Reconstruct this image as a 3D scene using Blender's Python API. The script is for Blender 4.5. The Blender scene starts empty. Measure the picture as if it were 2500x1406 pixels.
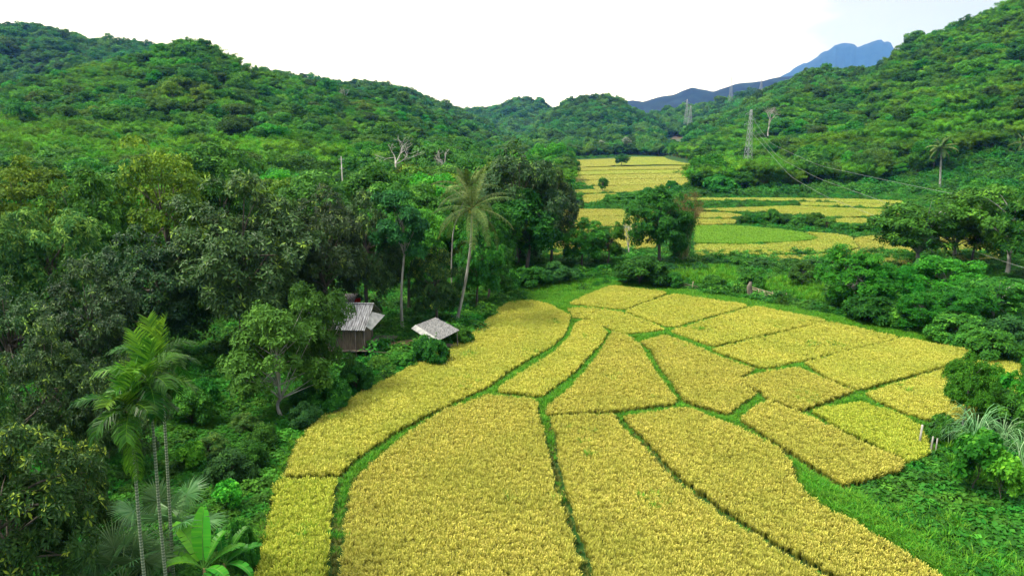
import bpy, math, random
import numpy as np
from mathutils import Vector, noise

R_ = math.radians
sc = bpy.context.scene
COL = sc.collection

# ------------------------------------------------------------------ camera
PITCH, CAMH, FPX = 12.4, 22.0, 1700.0
cam_d = bpy.data.cameras.new('camera')
cam = bpy.data.objects.new('camera', cam_d); COL.objects.link(cam)
cam.location = (0, 0, CAMH); cam.rotation_euler = (R_(90 - PITCH), 0, 0)
cam_d.sensor_width = 36; cam_d.lens = 36 * FPX / 2500
cam_d.clip_start = 0.5; cam_d.clip_end = 40000
sc.camera = cam

# ------------------------------------------------------------------ sky, sun, exposure
SUN_EL, SUN_AZ = 58.0, -105.0            # degrees; azimuth from +Y towards +X
w = bpy.data.worlds.new('World'); sc.world = w; w.use_nodes = True
nt = w.node_tree; nt.nodes.clear()
def N(nt, t, **k):
    n = nt.nodes.new(t)
    for a, b in k.items(): setattr(n, a, b)
    return n
def LK(nt, a, b): nt.links.new(a, b)
sky = N(nt, 'ShaderNodeTexSky'); sky.sky_type = 'NISHITA'; sky.sun_disc = False
sky.sun_elevation = R_(SUN_EL); sky.sun_rotation = R_(SUN_AZ)
sk = N(nt, 'ShaderNodeMix', data_type='RGBA', blend_type='MULTIPLY'); sk.inputs[0].default_value = 1
LK(nt, sky.outputs[0], sk.inputs[6]); sk.inputs[7].default_value = (.1, .1, .1, 1)
tc = N(nt, 'ShaderNodeTexCoord')
mp = N(nt, 'ShaderNodeMapping'); mp.inputs['Scale'].default_value = (1.2, 1.2, 5.0)
LK(nt, tc.outputs['Generated'], mp.inputs[0])
nz = N(nt, 'ShaderNodeTexNoise'); nz.inputs['Scale'].default_value = 2.2; nz.inputs['Detail'].default_value = 5
LK(nt, mp.outputs[0], nz.inputs[0])
# thin cloud is brightest round the veiled sun, greyer-blue away to the right
dt = N(nt, 'ShaderNodeVectorMath', operation='DOT_PRODUCT'); LK(nt, tc.outputs['Generated'], dt.inputs[0])
dt.inputs[1].default_value = (math.sin(R_(-22)) * .98, math.cos(R_(-22)) * .98, .18)
ad = N(nt, 'ShaderNodeMath', operation='MULTIPLY_ADD'); LK(nt, nz.outputs[0], ad.inputs[0]); ad.inputs[1].default_value = .34
sx = N(nt, 'ShaderNodeSeparateXYZ'); LK(nt, tc.outputs['Generated'], sx.inputs[0])
zr = N(nt, 'ShaderNodeMapRange'); LK(nt, sx.outputs[2], zr.inputs[0]); zr.inputs[1].default_value = .22; zr.inputs[2].default_value = .75; zr.inputs[3].default_value = 0; zr.inputs[4].default_value = 1.6
ac = N(nt, 'ShaderNodeMath', operation='ADD'); LK(nt, dt.outputs['Value'], ac.inputs[0]); LK(nt, zr.outputs[0], ac.inputs[1]); LK(nt, ac.outputs[0], ad.inputs[2])
cr = N(nt, 'ShaderNodeValToRGB'); LK(nt, ad.outputs[0], cr.inputs[0])
cr.color_ramp.elements[0].position = .62; cr.color_ramp.elements[0].color = (.37, .385, .40, 1)
cr.color_ramp.elements[1].position = 1.02; cr.color_ramp.elements[1].color = (1.30, 1.30, 1.28, 1)
e = cr.color_ramp.elements.new(.86); e.color = (.46, .465, .47, 1)
mx = N(nt, 'ShaderNodeMix', data_type='RGBA'); mx.inputs[0].default_value = .88
LK(nt, sk.outputs[2], mx.inputs[6]); LK(nt, cr.outputs[0], mx.inputs[7])
bg = N(nt, 'ShaderNodeBackground'); bg.inputs[1].default_value = 1.0
LK(nt, mx.outputs[2], bg.inputs[0])
wo = N(nt, 'ShaderNodeOutputWorld'); LK(nt, bg.outputs[0], wo.inputs[0])
sd = bpy.data.lights.new('sun', 'SUN'); sd.energy = 3.9; sd.angle = R_(14); sd.color = (1, .95, .86)
sun = bpy.data.objects.new('sun', sd); COL.objects.link(sun)
_s = Vector((math.sin(R_(SUN_AZ)) * math.cos(R_(SUN_EL)), math.cos(R_(SUN_AZ)) * math.cos(R_(SUN_EL)), math.sin(R_(SUN_EL))))
sun.rotation_euler = _s.to_track_quat('Z', 'Y').to_euler(); sun.location = (0, 0, 300)
sc.view_settings.view_transform = 'Standard'; sc.view_settings.look = 'None'
sc.view_settings.gamma = 1; sc.view_settings.exposure = 0.92
cy = sc.cycles
cy.max_bounces = 6; cy.diffuse_bounces = 3; cy.glossy_bounces = 1; cy.transmission_bounces = 4; cy.transparent_max_bounces = 4
cy.volume_bounces = 0
cy.use_adaptive_sampling = False
cy.use_denoising = True

# ------------------------------------------------------------------ pixel <-> place
cp, sp = math.cos(R_(PITCH)), math.sin(R_(PITCH))
def rdir(px, py):
    a, b = px - 1250.0, 703.0 - py
    return np.array([a, FPX * cp + b * sp, -FPX * sp + b * cp])
def G(px, py, z=0.0):
    d = rdir(px, py); t = (z - CAMH) / d[2]
    return np.array([d[0] * t, d[1] * t, z])
def P(px, py, Y):
    d = rdir(px, py); t = Y / d[1]
    return np.array([d[0] * t, Y, CAMH + d[2] * t])

# ------------------------------------------------------------------ terrain
LAYERS = {}
def layer(name, rows, lower=9.0, power=1.15, back=.7):
    T, YR, Z, YF = [], [], [], []
    for px, py, Y, F in rows:
        p = P(px, py, Y); T.append(p[0] / Y); YR.append(Y); Z.append(max(p[2] - lower, 0)); YF.append(F)
    o = np.argsort(T)
    LAYERS[name] = [np.array(a)[o] for a in (T, YR, Z, YF)] + [power, back]
layer('spur', [(-900,240,340,130),(-200,250,335,130),(0,262,330,140),(150,260,330,150),(300,285,335,160),(420,290,340,165),(560,285,350,175),(700,262,365,190),(800,290,370,200),(950,320,385,215),(1100,362,410,250),(1190,385,430,330),(1240,400,440,400)], 13)
layer('near_hill', [(-900,120,600,200),(-300,160,600,200),(0,185,560,210),(200,145,560,230),(300,118,560,240),(380,92,560,250),(460,76,560,255),(510,88,560,260),(560,120,570,265),(640,155,590,280),(740,183,620,300),(830,196,650,330),(950,215,700,380),(1060,262,760,450),(1150,310,800,550),(1230,350,850,690),(1300,378,900,850)], 15)
layer('far_hill', [(-900,-60,1150,600),(-200,40,1150,600),(0,52,1150,600),(80,52,1150,600),(150,67,1150,600),(220,94,1150,600),(330,99,1150,600),(380,100,1150,600),(460,125,1150,600),(600,160,1150,620),(800,190,1150,650),(900,196,1150,700),(950,203,1150,700),(1010,216,1170,720),(1060,241,1200,750),(1120,263,1200,800),(1180,285,1200,900),(1250,335,1200,1000)], 17)
layer('hill_c', [(1060,300,1900,1500),(1100,280,1900,1500),(1150,265,1900,1450),(1200,266,1900,1400),(1225,258,1900,1400),(1250,245,1900,1400),(1280,240,1900,1400),(1310,245,1900,1400),(1340,262,1900,1400),(1370,290,1900,1400),(1420,330,1900,1500)], 14)
layer('hill_d', [(1290,330,1300,1000),(1330,282,1300,980),(1350,264,1300,960),(1390,245,1300,950),(1430,235,1300,950),(1465,232,1300,950),(1500,237,1300,950),(1530,252,1300,950),(1560,268,1300,960),(1590,285,1300,980),(1630,310,1300,1000),(1680,345,1300,1100)], 16)
layer('foot', [(1060,345,1000,750),(1200,345,1000,730),(1300,348,980,720),(1450,346,960,700),(1560,340,950,690),(1650,330,950,690),(1750,315,950,700)], 8)
layer('hill_e', [(1540,305,1600,1150),(1600,278,1600,1150),(1650,268,1600,1100),(1720,255,1600,1100),(1780,243,1550,1050),(1850,226,1500,1000),(1900,210,1500,1000),(1950,192,1500,1000),(2050,175,1500,1000)], 14)
layer('right_hill', [(1530,372,740,640),(1560,360,740,610),(1620,342,780,570),(1700,300,820,480),(1760,275,830,420),(1830,240,830,375),(1900,208,820,345),(1950,178,800,330),(2000,165,790,320),(2080,157,780,305),(2130,152,760,300),(2170,133,740,295),(2220,84,720,288),(2260,72,700,283),(2330,45,690,275),(2350,30,680,272),(2440,-4,660,262),(2500,-32,650,255),(2700,-80,620,235),(3100,-150,600,200),(3700,-200,600,190)], 16)
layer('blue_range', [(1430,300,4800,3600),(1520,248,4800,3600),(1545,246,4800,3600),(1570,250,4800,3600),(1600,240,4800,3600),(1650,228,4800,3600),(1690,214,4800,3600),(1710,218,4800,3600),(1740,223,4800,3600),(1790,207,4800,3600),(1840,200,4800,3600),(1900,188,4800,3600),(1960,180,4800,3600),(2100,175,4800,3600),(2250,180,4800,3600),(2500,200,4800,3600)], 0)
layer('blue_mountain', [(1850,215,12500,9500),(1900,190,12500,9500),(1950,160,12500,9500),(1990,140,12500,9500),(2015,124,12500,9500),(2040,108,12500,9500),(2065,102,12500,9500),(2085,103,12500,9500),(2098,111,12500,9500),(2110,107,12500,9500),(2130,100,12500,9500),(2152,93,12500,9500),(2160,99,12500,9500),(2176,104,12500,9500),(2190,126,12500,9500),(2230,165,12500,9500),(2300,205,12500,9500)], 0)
def vnoise(x, y, s, seed=0):
    # smooth value noise, vectorised
    x = x / s + seed * 17.3; y = y / s + seed * 9.1
    xi = np.floor(x).astype(np.int64); yi = np.floor(y).astype(np.int64)
    fx = x - xi; fy = y - yi; fx = fx * fx * (3 - 2 * fx); fy = fy * fy * (3 - 2 * fy)
    def h(a, b):
        n = (a * 374761393 + b * 668265263) & 0xffffffff
        n = ((n ^ (n >> 13)) * 1274126177) & 0xffffffff
        return ((n ^ (n >> 16)) & 0xffff) / 65535.0
    return (h(xi, yi) * (1 - fx) + h(xi + 1, yi) * fx) * (1 - fy) + (h(xi, yi + 1) * (1 - fx) + h(xi + 1, yi + 1) * fx) * fy
def fbm(x, y, s, seed=0, o=4):
    r = 0; a = .5
    for k in range(o): r = r + a * vnoise(x, y, s / 2 ** k, seed + k); a *= .5
    return r / (1 - .5 ** o)
def height(x, y, only=None):
    x = np.asarray(x, float); y = np.asarray(y, float)
    ys = np.maximum(y, 1.0); t = x / ys
    h = np.zeros_like(x)
    for nm, (T, YR, Z, YF, pw, bk) in LAYERS.items():
        if only and nm not in only: continue
        yr = np.interp(t, T, YR); z = np.interp(t, T, Z); yf = np.interp(t, T, YF)
        inside = np.clip((t - T[0]) / .02 + 1, 0, 1) * np.clip((T[-1] - t) / .02 + 1, 0, 1)
        u = np.clip((ys - yf) / (yr - yf), 0, 1)
        rug = .34 * (fbm(x, y, 130 if yr.max() < 2500 else 700, 3) - .5) + .10 * (vnoise(x, y, 45, 8) - .5)
        s = u ** pw + rug * np.sin(np.pi * u) ** .8 * (u > 0)
        v = np.clip((ys - yr) / ((yr - yf) * bk), 0, 1)
        s = np.where(ys > yr, 1 - v * v * (3 - 2 * v), s)
        if yr.min() > 4000: s = s * (1 + .035 * (vnoise(x, y, 110, 31) + .5 * vnoise(x, y, 55, 32) - .75) * (u > .5))
        h = np.maximum(h, z * np.maximum(s, 0) * inside)
    return np.where(y > 60, h, 0)

def link(o): COL.objects.link(o); return o
def tag(o, label=None, cat=None, group=None, kind=None):
    if label: o['label'] = label
    if cat: o['category'] = cat
    if group: o['group'] = group
    if kind: o['kind'] = kind
    return o

# ------------------------------------------------------------------ materials
MATS = {}
def ramp(nt, fac, stops):
    c = N(nt, 'ShaderNodeValToRGB'); LK(nt, fac, c.inputs[0])
    el = c.color_ramp.elements
    el[0].position, el[0].color = stops[0][0], (*stops[0][1], 1)
    el[1].position, el[1].color = stops[-1][0], (*stops[-1][1], 1)
    for p, col in stops[1:-1]:
        e = el.new(p); e.color = (*col, 1)
    return c.outputs[0]
def leafmat(name, stops, trans=.35, var=.35, hue=.03, rough=.6, spec=.12, patch=0, patchs=30.0, patchcol=None):
    m = bpy.data.materials.new(name); m.use_nodes = True; nt = m.node_tree; nt.nodes.clear()
    at = N(nt, 'ShaderNodeAttribute', attribute_name='tint')
    col = ramp(nt, at.outputs['Fac'], stops)
    oi = N(nt, 'ShaderNodeObjectInfo')
    if patch:
        nz = N(nt, 'ShaderNodeTexNoise'); nz.inputs['Scale'].default_value = 1 / patchs; nz.inputs['Detail'].default_value = 4
        LK(nt, oi.outputs['Location'], nz.inputs[0])
        mr = N(nt, 'ShaderNodeMapRange'); LK(nt, nz.outputs[0], mr.inputs[0])
        mr.inputs[1].default_value = .40; mr.inputs[2].default_value = .62; mr.inputs[3].default_value = 0; mr.inputs[4].default_value = patch
        mm = N(nt, 'ShaderNodeMix', data_type='RGBA'); LK(nt, mr.outputs[0], mm.inputs[0])
        LK(nt, col, mm.inputs[6]); mm.inputs[7].default_value = (*patchcol, 1); col = mm.outputs[2]
    hs = N(nt, 'ShaderNodeHueSaturation'); LK(nt, col, hs.inputs['Color'])
    m1 = N(nt, 'ShaderNodeMapRange'); LK(nt, oi.outputs['Random'], m1.inputs[0]); m1.inputs[3].default_value = 1 - var; m1.inputs[4].default_value = 1 + var
    LK(nt, m1.outputs[0], hs.inputs['Value'])
    wn = N(nt, 'ShaderNodeTexWhiteNoise', noise_dimensions='1D'); LK(nt, oi.outputs['Random'], wn.inputs['W'])
    m2 = N(nt, 'ShaderNodeMapRange'); LK(nt, wn.outputs[0], m2.inputs[0]); m2.inputs[3].default_value = .5 - hue * .6; m2.inputs[4].default_value = .5 + hue * .6
    LK(nt, m2.outputs[0], hs.inputs['Hue'])
    p = N(nt, 'ShaderNodeBsdfPrincipled'); p.inputs['Roughness'].default_value = rough
    p.inputs['Specular IOR Level'].default_value = spec
    LK(nt, hs.outputs[0], p.inputs['Base Color'])
    tr = N(nt, 'ShaderNodeBsdfTranslucent'); LK(nt, hs.outputs[0], tr.inputs[0])
    ms = N(nt, 'ShaderNodeMixShader'); ms.inputs[0].default_value = trans
    LK(nt, p.outputs[0], ms.inputs[1]); LK(nt, tr.outputs[0], ms.inputs[2])
    o = N(nt, 'ShaderNodeOutputMaterial'); LK(nt, ms.outputs[0], o.inputs[0])
    MATS[name] = m; return m
def solid(name, c1, c2, scale=6.0, rough=.8, bump=.3, coord='Object', stretch=(1, 1, 1), contrast=(.35, .65)):
    m = bpy.data.materials.new(name); m.use_nodes = True; nt = m.node_tree
    p = nt.nodes['Principled BSDF']; p.inputs['Roughness'].default_value = rough; p.inputs['Specular IOR Level'].default_value = .25
    tc = N(nt, 'ShaderNodeTexCoord'); mp = N(nt, 'ShaderNodeMapping'); mp.inputs['Scale'].default_value = stretch
    LK(nt, tc.outputs[coord], mp.inputs[0])
    nz = N(nt, 'ShaderNodeTexNoise'); nz.inputs['Scale'].default_value = scale; nz.inputs['Detail'].default_value = 6
    LK(nt, mp.outputs[0], nz.inputs[0])
    LK(nt, ramp(nt, nz.outputs[0], [(contrast[0], c1), (contrast[1], c2)]), p.inputs['Base Color'])
    if bump:
        b = N(nt, 'ShaderNodeBump'); b.inputs['Strength'].default_value = bump; LK(nt, nz.outputs[0], b.inputs['Height']); LK(nt, b.outputs[0], p.inputs['Normal'])
    MATS[name] = m; return m

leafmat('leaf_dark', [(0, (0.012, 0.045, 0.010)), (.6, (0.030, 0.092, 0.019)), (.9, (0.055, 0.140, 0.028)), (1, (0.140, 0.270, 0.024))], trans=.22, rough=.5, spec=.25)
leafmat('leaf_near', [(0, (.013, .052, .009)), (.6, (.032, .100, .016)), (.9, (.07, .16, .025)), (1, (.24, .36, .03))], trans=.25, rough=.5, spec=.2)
leafmat('leaf_mid', [(0, (0.017, 0.084, 0.010)), (.6, (0.036, 0.162, 0.014)), (1, (0.096, 0.288, 0.024))], trans=.3)
leafmat('leaf_bright', [(0, (0.019, 0.126, 0.008)), (.6, (0.046, 0.234, 0.013)), (1, (0.120, 0.384, 0.024))], trans=.35)
leafmat('leaf_olive', [(0, (0.031, 0.089, 0.008)), (.6, (0.079, 0.173, 0.010)), (1, (0.178, 0.282, 0.021))], trans=.3)
leafmat('leaf_lime', [(0, (.025, .09, .018)), (.5, (.060, .17, .030)), (1, (.20, .33, .05))], trans=.3)
leafmat('leaf_bamboo', [(0, (0.024, 0.110, 0.007)), (.5, (0.064, 0.244, 0.013)), (1, (0.155, 0.426, 0.026))], trans=.35, hue=.03, var=.45, patch=.75, patchs=70, patchcol=(.100, .235, .012))
leafmat('leaf_teal', [(0, (.010, .055, .012)), (.6, (.022, .10, .020)), (1, (.05, .18, .03))], trans=.25)
leafmat('leaf_fdark', [(0, (0.018, 0.078, 0.010)), (.6, (0.039, 0.137, 0.016)), (1, (0.085, 0.234, 0.026))], trans=.28, var=.4, patch=.7, patchs=60, patchcol=(.055, .125, .014))
leafmat('leaf_far', [(0, (0.019, 0.095, 0.016)), (.6, (0.041, 0.162, 0.022)), (1, (0.095, 0.270, 0.034))], trans=.25, var=.55, hue=.04, patch=.6, patchs=120, patchcol=(.070, .170, .020))
leafmat('leaf_palm', [(0, (0.034, 0.081, 0.017)), (.6, (0.076, 0.136, 0.030)), (1, (0.170, 0.212, 0.060))], trans=.25)
leafmat('leaf_areca', [(0, (.012, .065, .008)), (.5, (.035, .13, .012)), (1, (.15, .33, .02))], trans=.35, rough=.35)
leafmat('leaf_fan', [(0, (0.036, 0.102, 0.030)), (.6, (0.072, 0.168, 0.054)), (1, (0.168, 0.264, 0.108))], trans=.2, rough=.35)
leafmat('leaf_banana', [(0, (.03, .16, .02)), (.6, (.05, .25, .02)), (1, (.14, .38, .02))], trans=.4, rough=.35)
leafmat('leaf_reed', [(0, (.05, .13, .04)), (.6, (.10, .22, .08)), (1, (.25, .36, .20))], trans=.25)
leafmat('leaf_brown', [(0, (.09, .06, .025)), (.6, (.16, .11, .04)), (1, (.25, .19, .08))], trans=.2)
leafmat('blossom', [(0, (.08, .14, .06)), (.5, (.16, .22, .12)), (1, (.5, .52, .44))], trans=.2)
leafmat('grass_green', [(0, (0.036, 0.144, 0.010)), (.6, (0.078, 0.276, 0.014)), (1, (0.192, 0.408, 0.036))], trans=.4, var=.3)
leafmat('rice_tan', [(0, (.15, .19, .03)), (.35, (.31, .32, .055)), (.7, (.45, .42, .09)), (1, (.54, .50, .13))], trans=.3, var=.15, patch=.5, patchs=14, patchcol=(.26, .32, .05))
leafmat('rice_olive', [(0, (.13, .22, .03)), (.35, (.27, .34, .045)), (.7, (.38, .42, .065)), (1, (.46, .48, .10))], trans=.3, var=.15, patch=.5, patchs=14, patchcol=(.34, .33, .07))
leafmat('bund_grass', [(0, (.05, .07, .012)), (.6, (.11, .14, .02)), (1, (.22, .20, .05))], trans=.2)
leafmat('cover_leaf', [(0, (0.010, 0.072, 0.007)), (.6, (0.024, 0.149, 0.012)), (1, (0.060, 0.255, 0.021))], trans=.3, var=.4, patch=.6, patchs=14, patchcol=(.045, .15, .012))
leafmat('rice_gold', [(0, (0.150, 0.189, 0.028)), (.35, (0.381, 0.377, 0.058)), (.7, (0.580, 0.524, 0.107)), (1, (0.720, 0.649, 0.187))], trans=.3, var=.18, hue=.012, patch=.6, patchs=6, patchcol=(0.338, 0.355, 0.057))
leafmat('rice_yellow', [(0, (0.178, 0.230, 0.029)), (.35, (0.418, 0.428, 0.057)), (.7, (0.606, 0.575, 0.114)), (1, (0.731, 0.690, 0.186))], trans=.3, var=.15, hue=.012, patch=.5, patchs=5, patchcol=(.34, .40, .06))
leafmat('rice_lime', [(0, (0.151, 0.251, 0.029)), (.35, (0.341, 0.412, 0.042)), (.7, (0.502, 0.532, 0.070)), (1, (0.603, 0.603, 0.126))], trans=.3, var=.14, hue=.01)
leafmat('rice_green', [(0, (.08, .22, .02)), (.4, (.17, .34, .03)), (1, (.32, .44, .06))], trans=.35, var=.12, hue=.01)
solid('bark', (.05, .045, .035), (.16, .14, .11), 3.0, stretch=(1, 1, .3))
solid('bark_pale', (.17, .17, .15), (.36, .36, .33), 3.0, stretch=(1, 1, .3))
solid('bark_white', (.20, .19, .17), (.38, .37, .34), 2.0)
solid('culm', (.08, .10, .03), (.26, .24, .10), 3.0, stretch=(3, 3, .4))
solid('dry_stem', (.20, .16, .10), (.42, .36, .26), 4.0)
solid('old_wood', (.055, .048, .040), (.15, .13, .11), 5.0, stretch=(1, 1, .15))
solid('wood_board', (.05, .04, .03), (.16, .13, .09), 4.0, stretch=(8, 8, .4))
solid('roof_sheet', (.085, .088, .095), (.28, .29, .31), 2.2, rough=.6, stretch=(3, .6, 1), bump=.1)
solid('roof_dark', (.05, .05, .055), (.13, .13, .13), 3.0, stretch=(4, .6, 1))
solid('roof_thatch', (.05, .052, .054), (.20, .205, .21), 3.0, stretch=(6, .7, 1), bump=.5)
solid('panel_grey', (.16, .17, .17), (.34, .35, .34), 1.5, bump=.2)
solid('red_cloth', (.35, .015, .01), (.5, .03, .02), 4)
solid('steel', (.22, .24, .26), (.36, .38, .40), 3, rough=.5, bump=0)
solid('wire_metal', (.20, .22, .22), (.3, .32, .32), 3, rough=.5, bump=0)
solid('coconut_skin', (.20, .22, .03), (.42, .36, .06), 4)
solid('shaft_green', (.03, .13, .02), (.10, .26, .03), 2)
solid('dry_leaf', (.10, .07, .03), (.26, .19, .09), 5)
solid('white_cloth', (.6, .6, .58), (.75, .75, .73), 4)
solid('earth', (.10, .065, .035), (.24, .16, .09), 1.2, bump=.5)
# ringed trunk of the areca palms
m = bpy.data.materials.new('ringed_trunk'); m.use_nodes = True; nt = m.node_tree; p = nt.nodes['Principled BSDF']; p.inputs['Roughness'].default_value = .7
tc = N(nt, 'ShaderNodeTexCoord'); wv = N(nt, 'ShaderNodeTexWave', bands_direction='Z', wave_profile='SIN'); wv.inputs['Scale'].default_value = 2.3; wv.inputs['Distortion'].default_value = 1.2; wv.inputs['Detail'].default_value = 2
LK(nt, tc.outputs['Object'], wv.inputs[0]); LK(nt, ramp(nt, wv.outputs[0], [(0, (.045, .09, .035)), (.55, (.13, .17, .11)), (.85, (.20, .235, .18)), (1, (.24, .27, .21))]), p.inputs['Base Color']); MATS['ringed_trunk'] = m
# terrain
m = bpy.data.materials.new('ground_cover_soil'); m.use_nodes = True; nt = m.node_tree; p = nt.nodes['Principled BSDF']; p.inputs['Roughness'].default_value = .9; p.inputs['Specular IOR Level'].default_value = .1
ge = N(nt, 'ShaderNodeNewGeometry')
n1 = N(nt, 'ShaderNodeTexNoise'); n1.inputs['Scale'].default_value = .06; n1.inputs['Detail'].default_value = 8; LK(nt, ge.outputs['Position'], n1.inputs[0])
n2 = N(nt, 'ShaderNodeTexNoise'); n2.inputs['Scale'].default_value = 1.4; n2.inputs['Detail'].default_value = 5; LK(nt, ge.outputs['Position'], n2.inputs[0])
mm = N(nt, 'ShaderNodeMix', data_type='RGBA'); LK(nt, n2.outputs[0], mm.inputs[0])
LK(nt, ramp(nt, n1.outputs[0], [(.35, (.010, .034, .008)), (.65, (.020, .058, .010))]), mm.inputs[6]); LK(nt, ramp(nt, n1.outputs[0], [(.4, (.02, .08, .01)), (.7, (.035, .05, .018))]), mm.inputs[7])
sy = N(nt, 'ShaderNodeSeparateXYZ'); LK(nt, ge.outputs['Position'], sy.inputs[0])
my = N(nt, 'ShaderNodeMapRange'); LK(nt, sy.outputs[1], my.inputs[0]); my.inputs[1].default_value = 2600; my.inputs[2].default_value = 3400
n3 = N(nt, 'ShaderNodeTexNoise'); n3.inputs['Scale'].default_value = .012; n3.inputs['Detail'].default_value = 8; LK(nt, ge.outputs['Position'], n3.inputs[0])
m4 = N(nt, 'ShaderNodeMix', data_type='RGBA'); LK(nt, my.outputs[0], m4.inputs[0]); LK(nt, mm.outputs[2], m4.inputs[6]); LK(nt, ramp(nt, n3.outputs[0], [(.4, (.0015, .005, .005)), (.62, (.006, .015, .009))]), m4.inputs[7])  # far forest colour, with the shadows of its unbuilt trees darkened into it
LK(nt, m4.outputs[2], p.inputs['Base Color'])
b = N(nt, 'ShaderNodeBump'); b.inputs['Strength'].default_value = .6; b.inputs['Distance'].default_value = .3; LK(nt, n2.outputs[0], b.inputs['Height']); LK(nt, b.outputs[0], p.inputs['Normal'])
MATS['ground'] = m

# ------------------------------------------------------------------ mesh builder
class MB:
    def __init__(s): s.v = []; s.f = []; s.t = []; s.m = []; s.sm = []; s.n = 0
    def add(s, V, F, tint, mat, smooth=False):
        V = np.asarray(V, float).reshape(-1, 3); F = np.asarray(F, int).reshape(-1, 4)
        s.v.append(V); s.f.append(F + s.n); s.n += len(V)
        s.t.append(np.broadcast_to(np.asarray(tint, float), (len(F),)).copy())
        s.m.append(np.full(len(F), mat)); s.sm.append(np.full(len(F), smooth))
        return s
    def quads(s, Q, tint, mat=0): return s.add(Q.reshape(-1, 3), np.arange(len(Q) * 4), tint, mat)
    def tube(s, pts, rad, sides=6, mat=0, tint=.5):
        pts = np.asarray(pts, float); rad = np.broadcast_to(np.asarray(rad, float), (len(pts),))
        tg = np.gradient(pts, axis=0); tg /= np.linalg.norm(tg, axis=1)[:, None] + 1e-9
        ref = np.array([0, 0, 1.]) if abs(tg[0, 2]) < .9 else np.array([1., 0, 0])
        V = []
        for p, t, r in zip(pts, tg, rad):
            u = np.cross(t, ref); u /= np.linalg.norm(u) + 1e-9; v = np.cross(t, u)
            a = np.arange(sides) * 2 * np.pi / sides
            V.append(p + r * (np.cos(a)[:, None] * u + np.sin(a)[:, None] * v))
        V = np.concatenate(V); F = []
        for i in range(len(pts) - 1):
            for j in range(sides):
                k = (j + 1) % sides; F.append((i * sides + j, i * sides + k, (i + 1) * sides + k, (i + 1) * sides + j))
        c = len(V); V = np.concatenate([V, pts[-1:]])
        L = (len(pts) - 1) * sides
        for j in range(0, sides, 2): F.append((L + j, L + (j + 1) % sides, L + (j + 2) % sides, c))
        return s.add(V, F, tint, mat, True)
    def box(s, c, size, mat=0, rot=0, tint=.5):
        x, y, z = [a / 2 for a in size]
        V = np.array([(-x,-y,-z),(x,-y,-z),(x,y,-z),(-x,y,-z),(-x,-y,z),(x,-y,z),(x,y,z),(-x,y,z)])
        cr, sr = math.cos(rot), math.sin(rot)
        V = V @ np.array([[cr, sr, 0], [-sr, cr, 0], [0, 0, 1]]) + np.array(c)
        return s.add(V, [(0,3,2,1),(4,5,6,7),(0,1,5,4),(1,2,6,5),(2,3,7,6),(3,0,4,7)], tint, mat)
    def hexa(s, top, th, mat=0, tint=.5):
        # slab: four corner points and a thickness below
        top = np.array(top, float); n = np.cross(top[1] - top[0], top[3] - top[0]); n /= np.linalg.norm(n)
        if n[2] < 0: n = -n
        V = np.concatenate([top - n * th, top])
        return s.add(V, [(0,3,2,1),(4,5,6,7),(0,1,5,4),(1,2,6,5),(2,3,7,6),(3,0,4,7)], tint, mat)
    def mesh(s, name, mats):
        V = np.concatenate(s.v); F = np.concatenate(s.f)
        me = bpy.data.meshes.new(name)
        me.vertices.add(len(V)); me.vertices.foreach_set('co', V.astype(np.float32).ravel())
        me.loops.add(F.size); me.loops.foreach_set('vertex_index', F.astype(np.int32).ravel())
        me.polygons.add(len(F)); me.polygons.foreach_set('loop_start', np.arange(0, F.size, 4, dtype=np.int32))
        for mt in mats: me.materials.append(MATS[mt])
        me.polygons.foreach_set('material_index', np.concatenate(s.m).astype(np.int32))
        me.polygons.foreach_set('use_smooth', np.concatenate(s.sm))
        a = me.attributes.new('tint', 'FLOAT', 'FACE'); a.data.foreach_set('value', np.clip(np.concatenate(s.t), 0, 1).astype(np.float32))
        me.update(calc_edges=True)
        return me
    def obj(s, name, mats, parent=None, loc=None):
        o = bpy.data.objects.new(name, s.mesh(name, mats)); link(o)
        if parent: o.parent = parent
        if loc is not None: o.location = loc
        return o
def empty(name, loc, rz=0, scale=(1, 1, 1)):
    o = bpy.data.objects.new(name, None); link(o); o.location = [float(a) for a in loc]; o.rotation_euler = (0, 0, rz); o.scale = [float(a) for a in scale]; o.empty_display_size = .3
    return o
def nrm(v): return v / (np.linalg.norm(v, axis=-1, keepdims=True) + 1e-9)
def rosettes(mb, rng, tips, nor, k, L, W, tint, mat, droop=.25, upn=.5):
    n = len(tips); nor = nrm(nor)
    ref = np.where(np.abs(nor[:, 2:3]) < .9, np.array([[0, 0, 1.]]), np.array([[1., 0, 0]]))
    u = nrm(np.cross(nor, ref)); v = np.cross(nor, u)
    a = (np.arange(k)[None] * 2 * np.pi / k + rng.random((n, 1)) * 6.28 + rng.normal(0, .3, (n, k)))
    d = np.cos(a)[..., None] * u[:, None] + np.sin(a)[..., None] * v[:, None] + nor[:, None] * rng.uniform(.0, .8, (n, k, 1))
    d[..., 2] -= droop * rng.uniform(.3, 1.6, (n, k)); d = nrm(d)
    ln = nrm(nor[:, None] + rng.normal(0, .35, (n, k, 3)) + np.array([0, 0, upn]))
    side = nrm(np.cross(d, ln)); up = np.cross(side, d)
    l = L * rng.uniform(.6, 1.25, (n, k, 1)); ww = W * rng.uniform(.7, 1.2, (n, k, 1))
    b = tips[:, None] + d * (l * .12)
    Q = np.stack([b, b + d * l * .5 + side * ww * .5, b + d * l - up * l * .12, b + d * l * .5 - side * ww * .5], axis=2)
    t = np.clip(tint[:, None] + rng.normal(0, .13, (n, k)), 0, 1)
    mb.quads(Q.reshape(-1, 4, 3), t.ravel(), mat)
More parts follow.
